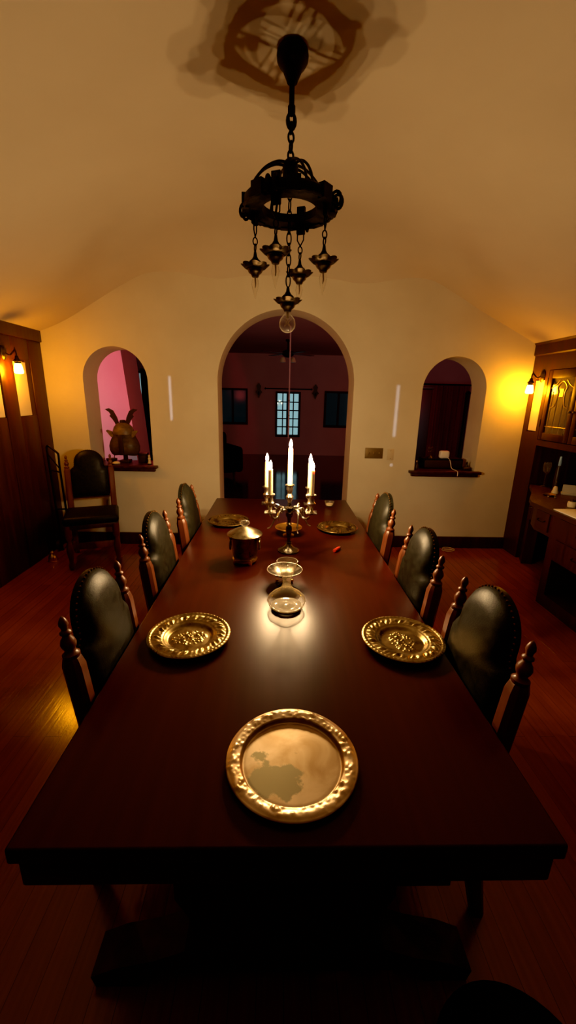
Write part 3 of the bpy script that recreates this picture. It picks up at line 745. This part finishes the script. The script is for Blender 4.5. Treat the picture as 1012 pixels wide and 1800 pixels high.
def pendant(x, y, ztop, zdish, bulb, idx, m=1.0):
    pr = chain('pendant', ztop, zdish+.062, t, .05, .0095, .0026, x, y)
    lathe('cap', [(0,.062),(.005,.06),(.008,.042),(.014,.032),(.024,.024),(.03,.012),(.032,.0),(0,-.001)], M['iron'], pr, 20, loc=(x,y,zdish))
    bm = bmesh.new()
    n = 48; prev = None
    for r, z in ((.012,-.001),(.03,-.003),(.044,-.001),(.053,.003),(.060,.009)):
        ring_ = []
        for i in range(n):
            a = 2*PI*i/n; pet = abs(math.cos(a*4))
            rr = r*(1 - (.13*(1-pet)**1.5 if r > .045 else 0)); ring_.append(bm.verts.new((rr*math.cos(a), rr*math.sin(a), z+(.004*pet if r > .05 else 0))))
        if prev:
            for i in range(n): bm.faces.new((prev[i], prev[(i+1)%n], ring_[(i+1)%n], ring_[i]))
        prev = ring_
    geo = bmesh.ops.solidify(bm, geom=bm.faces[:], thickness=.0018)
    bmesh.ops.recalc_face_normals(bm, faces=bm.faces)
    finish('petal_dish', bm, M['bronze'], pr, 50, loc=(x,y,zdish))
    lathe('socket', [(.031,-.003),(.032,-.009),(.027,-.018),(.018,-.025),(.014,-.034),(0,-.034)], M['bronze'], pr, 24, loc=(x,y,zdish))
    if bulb == 'flame':
        b = lathe('bulb', [(.007,-.03),(.013,-.045),(.0155,-.058),(.012,-.078),(.006,-.098),(.0015,-.115),(0,-.118)], M['bulb'], pr, 20, loc=(x,y,zdish))
        bm = bmesh.new(); add_tube(bm, [(0,0,-.034),(.002,0,-.06),(0,0,-.075)], [.004,.0015], 6); finish('filament', bm, M['filament'], b)
    else:
        b = lathe('bulb', [(.012,-.03),(.013,-.042),(.02,-.05),(.03,-.062),(.0345,-.079),(.032,-.095),(.022,-.108),(.01,-.114),(0,-.115)], M['bulb'], pr, 28, loc=(x,y,zdish))
        bm = bmesh.new(); add_tube(bm, [(0,0,-.034),(0,0,-.06)], .005, 6)
        add_tube(bm, [(.016*math.cos(k*2.4), .016*math.sin(k*2.4), -.06-(k%2)*.028) for k in range(9)], .0012, 5); finish('filament', bm, M['filament'], b)
for i, a in enumerate(pa):
    r = .146; x, y = r*math.cos(a), r*math.sin(a)
    # bracket plate with scrolled outer end
    bm = bmesh.new(); m4 = Matrix.Rotation(a,4,'Z')
    vs = add_box(bm, .140,.156,-.017,.017,2.255,2.355); bmesh.ops.transform(bm, matrix=m4, verts=vs)
    sp = [(.165,2.31)] + [(.190+(.022*(1-k/22))*math.cos(PI*.8-k*.42), 2.30+(.03*(1-k/26))*math.sin(PI*.8-k*.42)) for k in range(18)]
    for w in (-.014,.014):
        add_tube(bm, [(rr*math.cos(a)-w*math.sin(a), rr*math.sin(a)+w*math.cos(a), z) for rr, z in sp], .006, 6)
    add_tube(bm, [(r*math.cos(a)+(-math.sin(a))*.014*sg*q1, r*math.sin(a)+math.cos(a)*.014*sg*q1, 2.255-.045*q2) for sg, q1, q2 in ((1,1,0),(1,1,.5),(1,0,1))], .0028, 6)
    add_tube(bm, [(r*math.cos(a)+(-math.sin(a))*.014*sg*q1, r*math.sin(a)+math.cos(a)*.014*sg*q1, 2.255-.045*q2) for sg, q1, q2 in ((-1,1,0),(-1,1,.5),(-1,0,1))], .0028, 6)
    finish('bracket', bm, M['iron'], t, 30)
    pendant(x, y, 2.206, 2.098, 'flame', i)
pendant(0, 0, 2.362, 1.960, 'globe', 4)

# ------------------------------------------------------------------ sconces
def sconce(loc, side, label):
    """side: +1 arm points to +x (left wall), -1 arm points to -x"""
    t = thing('wall_sconce', label, 'wall lamp', loc, 0 if side > 0 else PI, 'wall sconces with frosted shades')
    bm = bmesh.new(); add_lathe(bm, [(0,0),(.038,.0),(.04,.006),(.03,.016),(.012,.022),(0,.022)], 28, M=Matrix.Rotation(PI/2,4,'Y') @ Matrix.Diagonal((1.5,1,1,1))); finish('wall_plate', bm, M['bronze'], t, 40)
    bm = bmesh.new(); add_tube(bm, spline([(.015,0,0),(.05,0,-.018),(.08,0,.006),(.098,0,.022),(.106,0,.0),(.106,0,-.03)],6), .006, 8)
    add_tube(bm, [(.098,0,.02),(.1,0,.045)], [.006,.002], 8)
    finish('arm', bm, M['bronze'], t)
    lathe('cap', [(0,-.02),(.012,-.024),(.016,-.045),(.03,-.062),(.034,-.068),(.024,-.07),(.024,-.085),(0,-.085)], M['bronze'], t, 24, loc=(.106,0,0))
    lathe('lamp_shade', [(0,-.082),(.023,-.085),(.029,-.105),(.035,-.145),(.034,-.158),(.026,-.165),(0,-.167)], M['shade'], t, 24, loc=(.106,0,0))
    return t
sconce((XL, 3.655, 1.885), 1, 'lit wall sconce with frosted shade on the left panelling')
sconce((XR, 4.06, 1.83), -1, 'lit wall sconce beside the leaded glass cabinet on the right')

# ------------------------------------------------------------------ right built-in
hu = thing('china_cabinet', 'dark built-in china cabinet with leaded glass doors on the right wall', 'cabinet', (0,0,0))
bm = bmesh.new()
add_box(bm, XR,2.9,3.965,D,0,1.30); add_box(bm, XR,2.9,3.965,4.015,1.30,2.03); add_box(bm, XR,2.9,4.165,D,1.30,2.03); add_box(bm, XR,2.9,4.015,4.165,1.80,2.03); add_box(bm, XR+.02,2.9,4.015,4.165,1.30,1.80)
S(finish('trim_stile', bm, M['cab_wood'], None, 30), 'dark wood upright between the right cabinet and the end wall')
S(box('trim_panel', (XR+.008,XR+.03,4.02,4.16,1.312,1.79), M['plaster']), 'narrow pale plaster panel beside the right sconce')
bm = bmesh.new()
add_box(bm, XR,2.9,1.75,3.965,1.88,2.03); add_box(bm, XR,2.9,1.75,3.965,1.18,1.235)
add_box(bm, 2.88,2.92,1.75,3.965,.791,2.03); add_box(bm, XR,2.9,1.75,1.85,.791,1.88)
finish('carcass', bm, M['cab_wood'], hu, 30)
bm = bmesh.new(); add_prism(bm, [(XR,2.02),(XR-.016,2.03),(XR-.016,2.12),(XR-.03,2.14),(XR+.05,2.14),(XR+.05,2.02)], 1.75, D-.001, 'y'); finish('crown', bm, M['cab_wood'], hu, 30)
for i, (ya, yb) in enumerate(((3.545,3.955),(3.125,3.535),(2.705,3.115))):
    f = .052; bm = bmesh.new()
    add_box(bm, XR-.004,XR+.02,ya,ya+f,1.24,1.875,bev=.003); add_box(bm, XR-.004,XR+.02,yb-f,yb,1.24,1.875,bev=.003)
    add_box(bm, XR-.004,XR+.02,ya+f,yb-f,1.24,1.24+f+.015,bev=.003); add_box(bm, XR-.004,XR+.02,ya+f,yb-f,1.875-f-.02,1.875,bev=.003)
    d = finish('door', bm, M['cab_wood'], hu, 30)
    y0, y1, z0, z1 = ya+f, yb-f, 1.307, 1.803
    box('leaded_glass', (XR+.008,XR+.011,y0,y1,z0,z1), M['leaded'], d)
    bm = bmesh.new(); x = XR+.006; w = (y1-y0)
    for u in (.12,.36,.64,.88): add_tube(bm, [(x,y0+w*u,z0),(x,y0+w*u,z0+.27 if .2<u<.8 else z1-.12)], .0035, 6)
    add_tube(bm, [(x,y0,z0+.06),(x,y1,z0+.06)], .003, 6)
    add_tube(bm, spline([(x,y0+w*.12,z0+.23),(x,y0+w*.3,z0+.26),(x,y0+w*.36,z0+.36),(x,y0+w*.3,z1-.08),(x,y0+w*.5,z1-.03),(x,y0+w*.7,z1-.08),(x,y0+w*.64,z0+.36),(x,y0+w*.7,z0+.26),(x,y0+w*.88,z0+.23)],5), .0045, 6)
    add_tube(bm, spline([(x,y0,z1-.09),(x,y0+w*.2,z1-.06),(x,y0+w*.34,z1-.02)],4), .0035, 6); add_tube(bm, spline([(x,y1,z1-.09),(x,y1-w*.2,z1-.06),(x,y1-w*.34,z1-.02)],4), .0035, 6)
    add_box(bm, x-.002,x+.002,y0+w*.42,y0+w*.58,z0+.33,z0+.40)
    finish('came_pattern', bm, M['lead'], d)
    lathe('knob', [(0,-.012),(.011,-.006),(.012,0),(.008,.008),(0,.010)], M['bronze'], d, 16, loc=(XR-.016,(ya+.022) if i%2==0 else yb-.022,1.51))
    for z in (1.36,1.74): box('hinge', (XR-.008,XR+.004,(yb+.001) if i%2==0 else ya-.009,(yb+.009) if i%2==0 else ya-.001,z,z+.07), M['iron'], d)
box('mirror_back', (2.868,2.879,1.86,3.95,.80,1.175), M['mirror'], hu)
box('shelf', (XR+.03,2.87,1.86,3.95,1.545,1.56), M['cab_wood'], hu)

ct = [(2.88,3.955),(2.50,3.955),(2.36,3.68),(2.14,3.36),(2.075,3.22),(2.075,1.77),(2.88,1.77)]
o = prism('countertop', ct, .755, .79, 'z', M['cab_wood']); tag(o, 'dark wood counter projecting below the leaded glass cabinet', 'counter')
bc = thing('base_cabinet', 'dark wood base cabinet with drawers under the right counter', 'cabinet', (0,0,0))
bm = bmesh.new()
add_prism(bm, [(2.87,3.93),(2.52,3.93),(2.39,3.66),(2.19,3.36),(2.12,3.2),(2.12,3.0),(2.87,3.0)], .56, .755, 'z')
add_prism(bm, [(2.87,3.93),(2.83,3.93),(2.83,3.0),(2.87,3.0)], 0, .56, 'z')
add_prism(bm, [(2.60,3.93),(2.52,3.93),(2.46,3.80),(2.56,3.78)], 0, .56, 'z')
add_prism(bm, [(2.87,3.0),(2.12,3.0),(2.12,2.92),(2.87,2.92)], 0, .755, 'z')
add_prism(bm, [(2.87,2.92),(2.12,2.92),(2.12,1.78),(2.87,1.78)], .40, .755, 'z'); add_prism(bm, [(2.87,2.92),(2.12,2.92),(2.12,1.78),(2.87,1.78)], .0, .10, 'z'); add_prism(bm, [(2.87,2.92),(2.80,2.92),(2.80,1.78),(2.87,1.78)], .10, .40, 'z')
finish('carcass', bm, M['cab_wood'], bc, 30)
def drawer(p0, p1, z0, z1):
    p0 = Vector((*p0,0)); p1 = Vector((*p1,0)); d = (p1-p0).normalized(); n = Vector((d.y,-d.x,0))
    if n.x > 0: n = -n
    bm = bmesh.new(); vs = add_box(bm, 0, (p1-p0).length, -.014, 0.004, z0, z1, bev=0)
    ang = math.atan2(d.y, d.x)
    mt = Matrix.Translation(p0) @ Matrix.Rotation(ang,4,'Z')
    # local -y must point along n
    if (Matrix.Rotation(ang,3,'Z') @ Vector((0,-1,0))).dot(n) < 0: mt = mt @ Matrix.Diagonal((1,-1,1,1))
    bmesh.ops.transform(bm, matrix=mt, verts=bm.verts); bmesh.ops.recalc_face_normals(bm, faces=bm.faces)
    o = finish('drawer', bm, M['cab_wood'], bc, 30)
    bm = bmesh.new(); L_ = (p1-p0).length/2; zc = (z0+z1)/2
    add_tube(bm, spline([(L_-.04,-.014,zc+.01),(L_-.03,-.034,zc),(L_+.03,-.034,zc),(L_+.04,-.014,zc+.01)],5), .004, 8)
    bmesh.ops.transform(bm, matrix=mt, verts=bm.verts); bmesh.ops.recalc_face_normals(bm, faces=bm.faces)
    finish('drawer_pull', bm, M['bronze'], o)
drawer((2.375,3.63),(2.205,3.38),.59,.74); drawer((2.12,3.18),(2.12,3.02),.59,.74)
drawer((2.12,2.9),(2.12,2.4),.59,.74); drawer((2.12,2.9),(2.12,2.4),.42,.57); drawer((2.12,2.38),(2.12,1.82),.42,.74)

# on the counter
t = thing('ceramic_bell', 'small cream ceramic bell on the right counter between slim bottle and grey card', 'bell', (2.50,3.57,.79))
lathe('body', [(0,0),(.028,0),(.03,.006),(.022,.03),(.018,.055),(.01,.065),(0,.066)], M['cream'], t, 20)
lathe('handle', [(.006,.064),(.005,.085),(.009,.095),(.008,.105),(0,.11)], M['bronze'], t, 14)
t = thing('card_holder', 'pale grey card standing tilted on the right counter', 'card', (2.60,3.50,.79), -.55)
bm = bmesh.new(); vs = add_box(bm, -.07,.07,-.003,.003,0,.09); bmesh.ops.rotate(bm, verts=bm.verts, cent=(0,0,0), matrix=Matrix.Rotation(-.35,3,'X')); finish('card', bm, M['card'], t)
bm = bmesh.new(); add_box(bm, -.075,.075,-.02,.05,0,.018,bev=.003); finish('base', bm, M['card'], t)
t = thing('brass_dish', 'small shallow brass dish on the right counter', 'dish', (2.38,3.47,.79))
lathe('bowl', [(0,0),(.035,0),(.05,.012),(.052,.014),(.048,.013),(.034,.005),(0,.004)], M['gold'], t, 28)
lathe('foot', [(.02,0),(.02,.002),(0,.002)], M['gold'], t, 20)
for x, y in ((2.33,3.40),(2.37,3.37)):
    o = lathe('trinket', [(0,0),(.009,0),(.011,.006),(.007,.013),(0,.015)], M['silver'], None, 12, loc=(x,y,.79)); tag(o, 'small shiny trinket before the brass dish on the counter', 'trinket', 'trinkets on the counter')
t = thing('cream_jar', 'small cream jar at the near end of the right counter', 'jar', (2.31,3.08,.79))
lathe('body', [(0,0),(.03,0),(.034,.02),(.03,.04),(.02,.046),(0,.046)], M['cream'], t, 20); lathe('lid', [(.022,.045),(.022,.055),(.006,.058),(0,.066)], M['bronze'], t, 20)
o = box('paper_sheet', (2.10,2.30,2.70,2.985,.7905,.797), M['paper'], None, bev=.001); tag(o, 'white stack of paper on the near edge of the right counter', 'paper')
t = thing('blue_glint_bottle', 'slim bottle, neck coloured pale blue for a reflection, in the recess under the leaded doors', 'bottle', (2.60,3.72,.79))
M['blue'] = mat('blue_reflection', (.32,.5,.7), .2)  # pale blue stands in for a blue reflection in the recess
lathe('body', [(0,0),(.024,0),(.026,.1),(.022,.2),(.014,.23),(0,.232)], M['lacquer'], t, 20); lathe('neck', [(.014,.23),(.013,.28),(.010,.315),(0,.32)], M['blue'], t, 14)
t = thing('glass_goblet', 'dark glass goblet at the far end of the mirrored recess', 'goblet', (2.58,3.86,.79))
lathe('bowl', [(.006,.12),(.03,.15),(.034,.2),(.03,.24),(.028,.24),(.031,.2),(.026,.155),(0,.135)], M['bulb'], t, 20); lathe('stem', [(0,0),(.032,0),(.03,.004),(.005,.012),(.005,.12),(0,.122)], M['bulb'], t, 20)
t = thing('pale_jug', 'pale jug standing in the dark opening of the right base cabinet', 'jug', (2.32,2.72,.10))
lathe('body', [(0,0),(.04,0),(.05,.05),(.046,.09),(.03,.13),(.033,.15),(.03,.15),(.024,.13),(0,.12)], M['card'], t, 24)
bm = bmesh.new(); add_tube(bm, spline([(.055,0,.12),(.09,0,.13),(.085,0,.07),(.062,0,.05)],5), .006, 8); finish('handle', bm, M['card'], t)

# ------------------------------------------------------------------ niche contents
t = thing('samurai_helmet', 'old samurai helmet with two tall horns on the left niche sill', 'helmet', (-1.665,4.40,NZ+.006))
z0 = NZ+.006
lathe('bowl', [(.108,.30),(.106,.335),(.092,.375),(.065,.405),(.03,.42),(0,.424)], M['kabuto'], t, 28, sy=.95)
lathe('crown_knob', [(.03,.418),(.034,.43),(.026,.445),(0,.448)], M['lacquer'], t, 16)
bm = bmesh.new()
n = 40; rings = []
for r, z in ((.108,.31),(.125,.265),(.148,.215),(.158,.175),(.155,.13),(.14,.095),(.118,.075)):
    ring_ = []
    for i in range(n+1):
        a = PI/2+.30 + (2*PI-.60)*i/n
        dip = .9+.1*abs(math.cos(a)); ring_.append(bm.verts.new((r*math.cos(a), .7*r*math.sin(a), z+.018*(1-abs(math.cos(a)))*(z<.2))))
    rings.append(ring_)
for a, b in zip(rings, rings[1:]):
    for i in range(n): bm.faces.new((a[i], a[i+1], b[i+1], b[i]))
bmesh.ops.solidify(bm, geom=bm.faces[:], thickness=.004)
bmesh.ops.recalc_face_normals(bm, faces=bm.faces)
finish('neck_guard', bm, M['kabuto'], t, 50)
bm = bmesh.new(); add_box(bm, -.022,.022,-.118,-.105,.09,.30,bev=.004); finish('back_strap', bm, M['lacquer'], t)
for s in (-1,1):
    prism('horn', [(s*x, z) for x, z in ((.024,.38),(.06,.36),(.075,.415),(.10,.455),(.125,.485),(.112,.50),(.128,.525),(.168,.552),(.125,.562),(.082,.54),(.05,.475),(.034,.42))], -.02, -.012, 'y', M['lacquer'], t)
    prism('side_flap', [(s*x, z) for x, z in ((.095,.265),(.10,.33),(.15,.345),(.165,.335),(.14,.30),(.12,.275))], -.05, -.04, 'y', M['kabuto'], t)
bm = bmesh.new(); add_box(bm, -.05,.05,-.05,.05,0,.03,bev=.004); add_box(bm, -.018,.018,-.018,.018,.03,.33); add_tube(bm, [(-.12,-.02,0),(-.105,-.02,.12)], .005); finish('stand', bm, M['lacquer'], t)
t = thing('lacquer_box', 'small dark lidded box on the left sill right of the helmet', 'box', (-1.49,4.44,z0), .1)
bm = bmesh.new(); add_box(bm, -.045,.045,-.05,.05,0,.08,bev=.004); finish('body', bm, M['lacquer'], t)
bm = bmesh.new(); add_box(bm, -.048,.048,-.053,.053,.08,.1,bev=.004); finish('lid', bm, M['lacquer'], t)
t = thing('black_bowl', 'low black bowl on the left sill beside the chair post', 'bowl', (-1.80,4.36,z0))
lathe('body', [(0,0),(.03,0),(.05,.02),(.058,.045),(.054,.045),(.045,.022),(0,.01)], M['lacquer'], t, 24)
o = lathe('orange_stone', [(0,0),(.03,.002),(.04,.012),(.025,.026),(0,.03)], M['cream'], None, 14, loc=(-1.72,4.27,z0)); tag(o, 'small orange stone lying before the helmet on the left sill', 'stone')
t = thing('small_statuette', 'small reddish statuette at the right end of the left sill', 'statuette', (-1.385,4.30,z0))
lathe('figure', [(0,.01),(.018,.01),(.012,.04),(.016,.06),(.007,.072),(.011,.084),(.008,.096),(0,.1)], M['cream'], t, 14); lathe('base', [(.022,0),(.022,.01),(0,.01)], M['lacquer'], t, 14)

bm = bmesh.new(); add_box(bm, 1.545,1.98,4.36,4.52,z0,z0+.105,bev=.006)
rb = finish('black_speaker_box', bm, M['black'], None, 30); tag(rb, 'long low black box on the right niche sill', 'box')
bm = bmesh.new(); add_box(bm, 1.56,1.965,4.356,4.361,z0+.01,z0+.09,bev=.001); finish('front_panel', bm, M['lacquer'], rb)
t = thing('white_hub', 'white rounded electronic hub on top of the black box in the right niche', 'electronic device', (1.785,4.42,z0+.105))
bm = bmesh.new(); add_box(bm, -.052,.052,-.035,.035,0,.083,bev=.02,seg=4); finish('body', bm, M['white'], t, 50)
bm = bmesh.new(); add_tube(bm, spline([(.03,-.036,.012),(.045,-.06,-.01),(.055,-.075,-.05),(.058,-.10,-.09),(.062,-.16,-.098),(.062,-.24,-.10),(.062,-.258,-.12),(.062,-.258,-.15)],5), .0035, 6); finish('cable', bm, M['white'], t)
t = thing('filigree_ornament', 'small filigree ornament beside the white hub on the black box', 'ornament', (1.632,4.42,z0+.105))
lathe('base', [(.028,0),(.024,.012),(.008,.03),(.006,.05),(0,.05)], M['bronze'], t, 16)
bm = bmesh.new()
for k in range(6):
    a = k*PI/3; add_tube(bm, [(.012+.0*k+.022*math.cos(a)+.012*math.cos(2*PI*j/12)-.012, 0, .09+.022*math.sin(a)+.012*math.sin(2*PI*j/12)) for j in range(12)], .002, 5, True)
finish('filigree', bm, M['bronze'], t)
t = thing('dark_figurine', 'small dark figurine on the right end of the right sill', 'figurine', (2.0,4.29,z0))
bm = bmesh.new(); add_box(bm, -.05,.035,-.03,.03,0,.035,bev=.012,seg=3); finish('body', bm, M['lacquer'], t)
lathe('head', [(.014,.03),(.016,.05),(.008,.065),(.012,.08),(0,.095)], M['lacquer'], t, 12, loc=(-.01,0,0))
t = thing('small_bottle', 'small dark bottle at the left end of the right sill', 'bottle', (1.46,4.32,z0))
lathe('body', [(0,0),(.018,0),(.02,.04),(.008,.06),(.008,.075),(0,.076)], M['lacquer'], t, 14); lathe('cap', [(.01,.074),(.01,.09),(0,.09)], M['silver'], t, 12)

# switch plates on the end wall
t = thing('switch_plate', 'brass triple switch plate on the wall right of the arch', 'switch', (.967,D,1.036))
bm = bmesh.new(); add_box(bm, -.094,.094,-.006,0,-.055,.055,bev=.002); finish('plate', bm, M['switch'], t)
for k in (-1,0,1):
    bm = bmesh.new(); add_box(bm, k*.055-.006,k*.055+.006,-.016,-.004,-.012,.012,bev=.002); finish('toggle', bm, M['switch'], t)
t = thing('blank_plate', 'cream cover plate on the wall right of the brass switch plate', 'cover plate', (1.142,D+.001,1.025))
bm = bmesh.new(); add_box(bm, -.035,.035,-.006,0,-.058,.058,bev=.002); finish('plate', bm, M['ivory'], t)
for z in (-.04,.04):
    bm = bmesh.new(); add_lathe(bm, [(.004,0),(.003,.002),(0,.002)], 10, M=Matrix.Translation((0,-.006,z)) @ Matrix.Rotation(PI/2,4,'X')); finish('screw', bm, M['switch'], t)

# thin cable coiled by the far baseboard
bm = bmesh.new(); add_tube(bm, [(1.84+.07*math.cos(k*.45)*(1-.004*k), 4.12+.05*math.sin(k*.45), .004+.0012*k) for k in range(26)], .003, 6)
o = finish('coiled_cable', bm, M['ivory'], None, 60); tag(o, 'thin pale cable coiled on the floor by the far baseboard', 'cable')

# dark ottoman at the near right
t = thing('ottoman', 'dark rounded ottoman on the floor at the near right of the table', 'ottoman', (.54,.50,0))
lathe('cushion', [(0,.0),(.17,.0),(.2,.03),(.2,.08),(.17,.125),(.1,.145),(0,.15)], M['black'], t, 40)
lathe('button', [(.015,.148),(.012,.154),(0,.156)], M['black'], t, 14)

# ------------------------------------------------------------------ lights
def light(kind, loc, power, col, size=.1, rot=None, **k):
    l = bpy.data.lights.new('lamp', kind); l.energy = power; l.color = col
    if kind == 'AREA':
        l.shape = 'RECTANGLE'; l.size = size[0]; l.size_y = size[1]
    else: l.shadow_soft_size = size
    for a, v in k.items(): setattr(l, a, v)
    o = bpy.data.objects.new('light', l); C.objects.link(o); o.location = loc
    if rot: o.rotation_euler = rot
    return o
def aim(o, target):
    o.rotation_euler = (Vector(target)-o.location).to_track_quat('-Z','Y').to_euler()
# pink lamp washing the chimney breast, red glow in the room beyond
p = light('SPOT', (-2.62,4.72,1.9), 66, (1,.06,.105), .05, spot_size=math.radians(82), spot_blend=.1); aim(p, (-3.35,6.35,1.55))
light('POINT', (3.2,7.0,2.0), 34, (1,.06,.05), .25)
light('POINT', (-1.6,5.6,1.6), 7.0, (1,.10,.09), .2)
# unseen narrow lamps added mid-room to throw bluish bars on the end wall
def bar_lamp(x, z0, z1, w, power, y=2.2, col=(.62,.70,1)):
    o = light('AREA', (x, y, (z0+z1)/2), power, col, (w, z1-z0), (PI/2,0,0), spread=math.radians(1.0)); return o
bar_lamp(1.162, 1.21, 1.72, .03, .02)
bar_lamp(1.162, .90, .93, .03, .001, y=3.2)
bar_lamp(-1.113, 1.33, 1.75, .02, .016)

w = bpy.data.worlds.new('dusk'); sc.world = w; w.use_nodes = True
bg = w.node_tree.nodes['Background']; bg.inputs[0].default_value = (.42,.58,.62,1); bg.inputs[1].default_value = .85

# ------------------------------------------------------------------ camera
cam = bpy.data.cameras.new('camera'); co = bpy.data.objects.new('camera', cam); C.objects.link(co)
p_, y_, r_ = .2768, .0291, -.0232
F = Vector((math.sin(y_)*math.cos(p_), math.cos(y_)*math.cos(p_), -math.sin(p_)))
r0 = Vector((math.cos(y_), -math.sin(y_), 0)); d0 = F.cross(r0)
if d0.z > 0: d0 = -d0
R = r0*math.cos(r_) + d0*math.sin(r_); Dn = -r0*math.sin(r_) + d0*math.cos(r_)
mt = Matrix(((R.x,-Dn.x,-F.x,-.0389),(R.y,-Dn.y,-F.y,0),(R.z,-Dn.z,-F.z,1.5869),(0,0,0,1)))
co.matrix_world = mt
cam.sensor_fit = 'VERTICAL'; cam.sensor_height = 36; cam.sensor_width = 36*1012/1800
cam.lens = 715.1/1800*36; cam.clip_start = .02
sc.camera = co

vs = sc.view_settings
vs.view_transform = 'Standard'; vs.look = 'None'; vs.exposure = 0; vs.gamma = 1
vs.use_curve_mapping = True
cv = vs.curve_mapping.curves[3]
for x, y in ((.006,.0012),(.03,.020),(.10,.09),(.3,.3)): cv.points.new(x, y)
vs.curve_mapping.update()
cy = sc.cycles
cy.use_denoising = True
cy.max_bounces = 10; cy.transparent_max_bounces = 16; cy.sample_clamp_indirect = 4.0
cy.use_adaptive_sampling = False
cy.caustics_reflective = False; cy.caustics_refractive = False
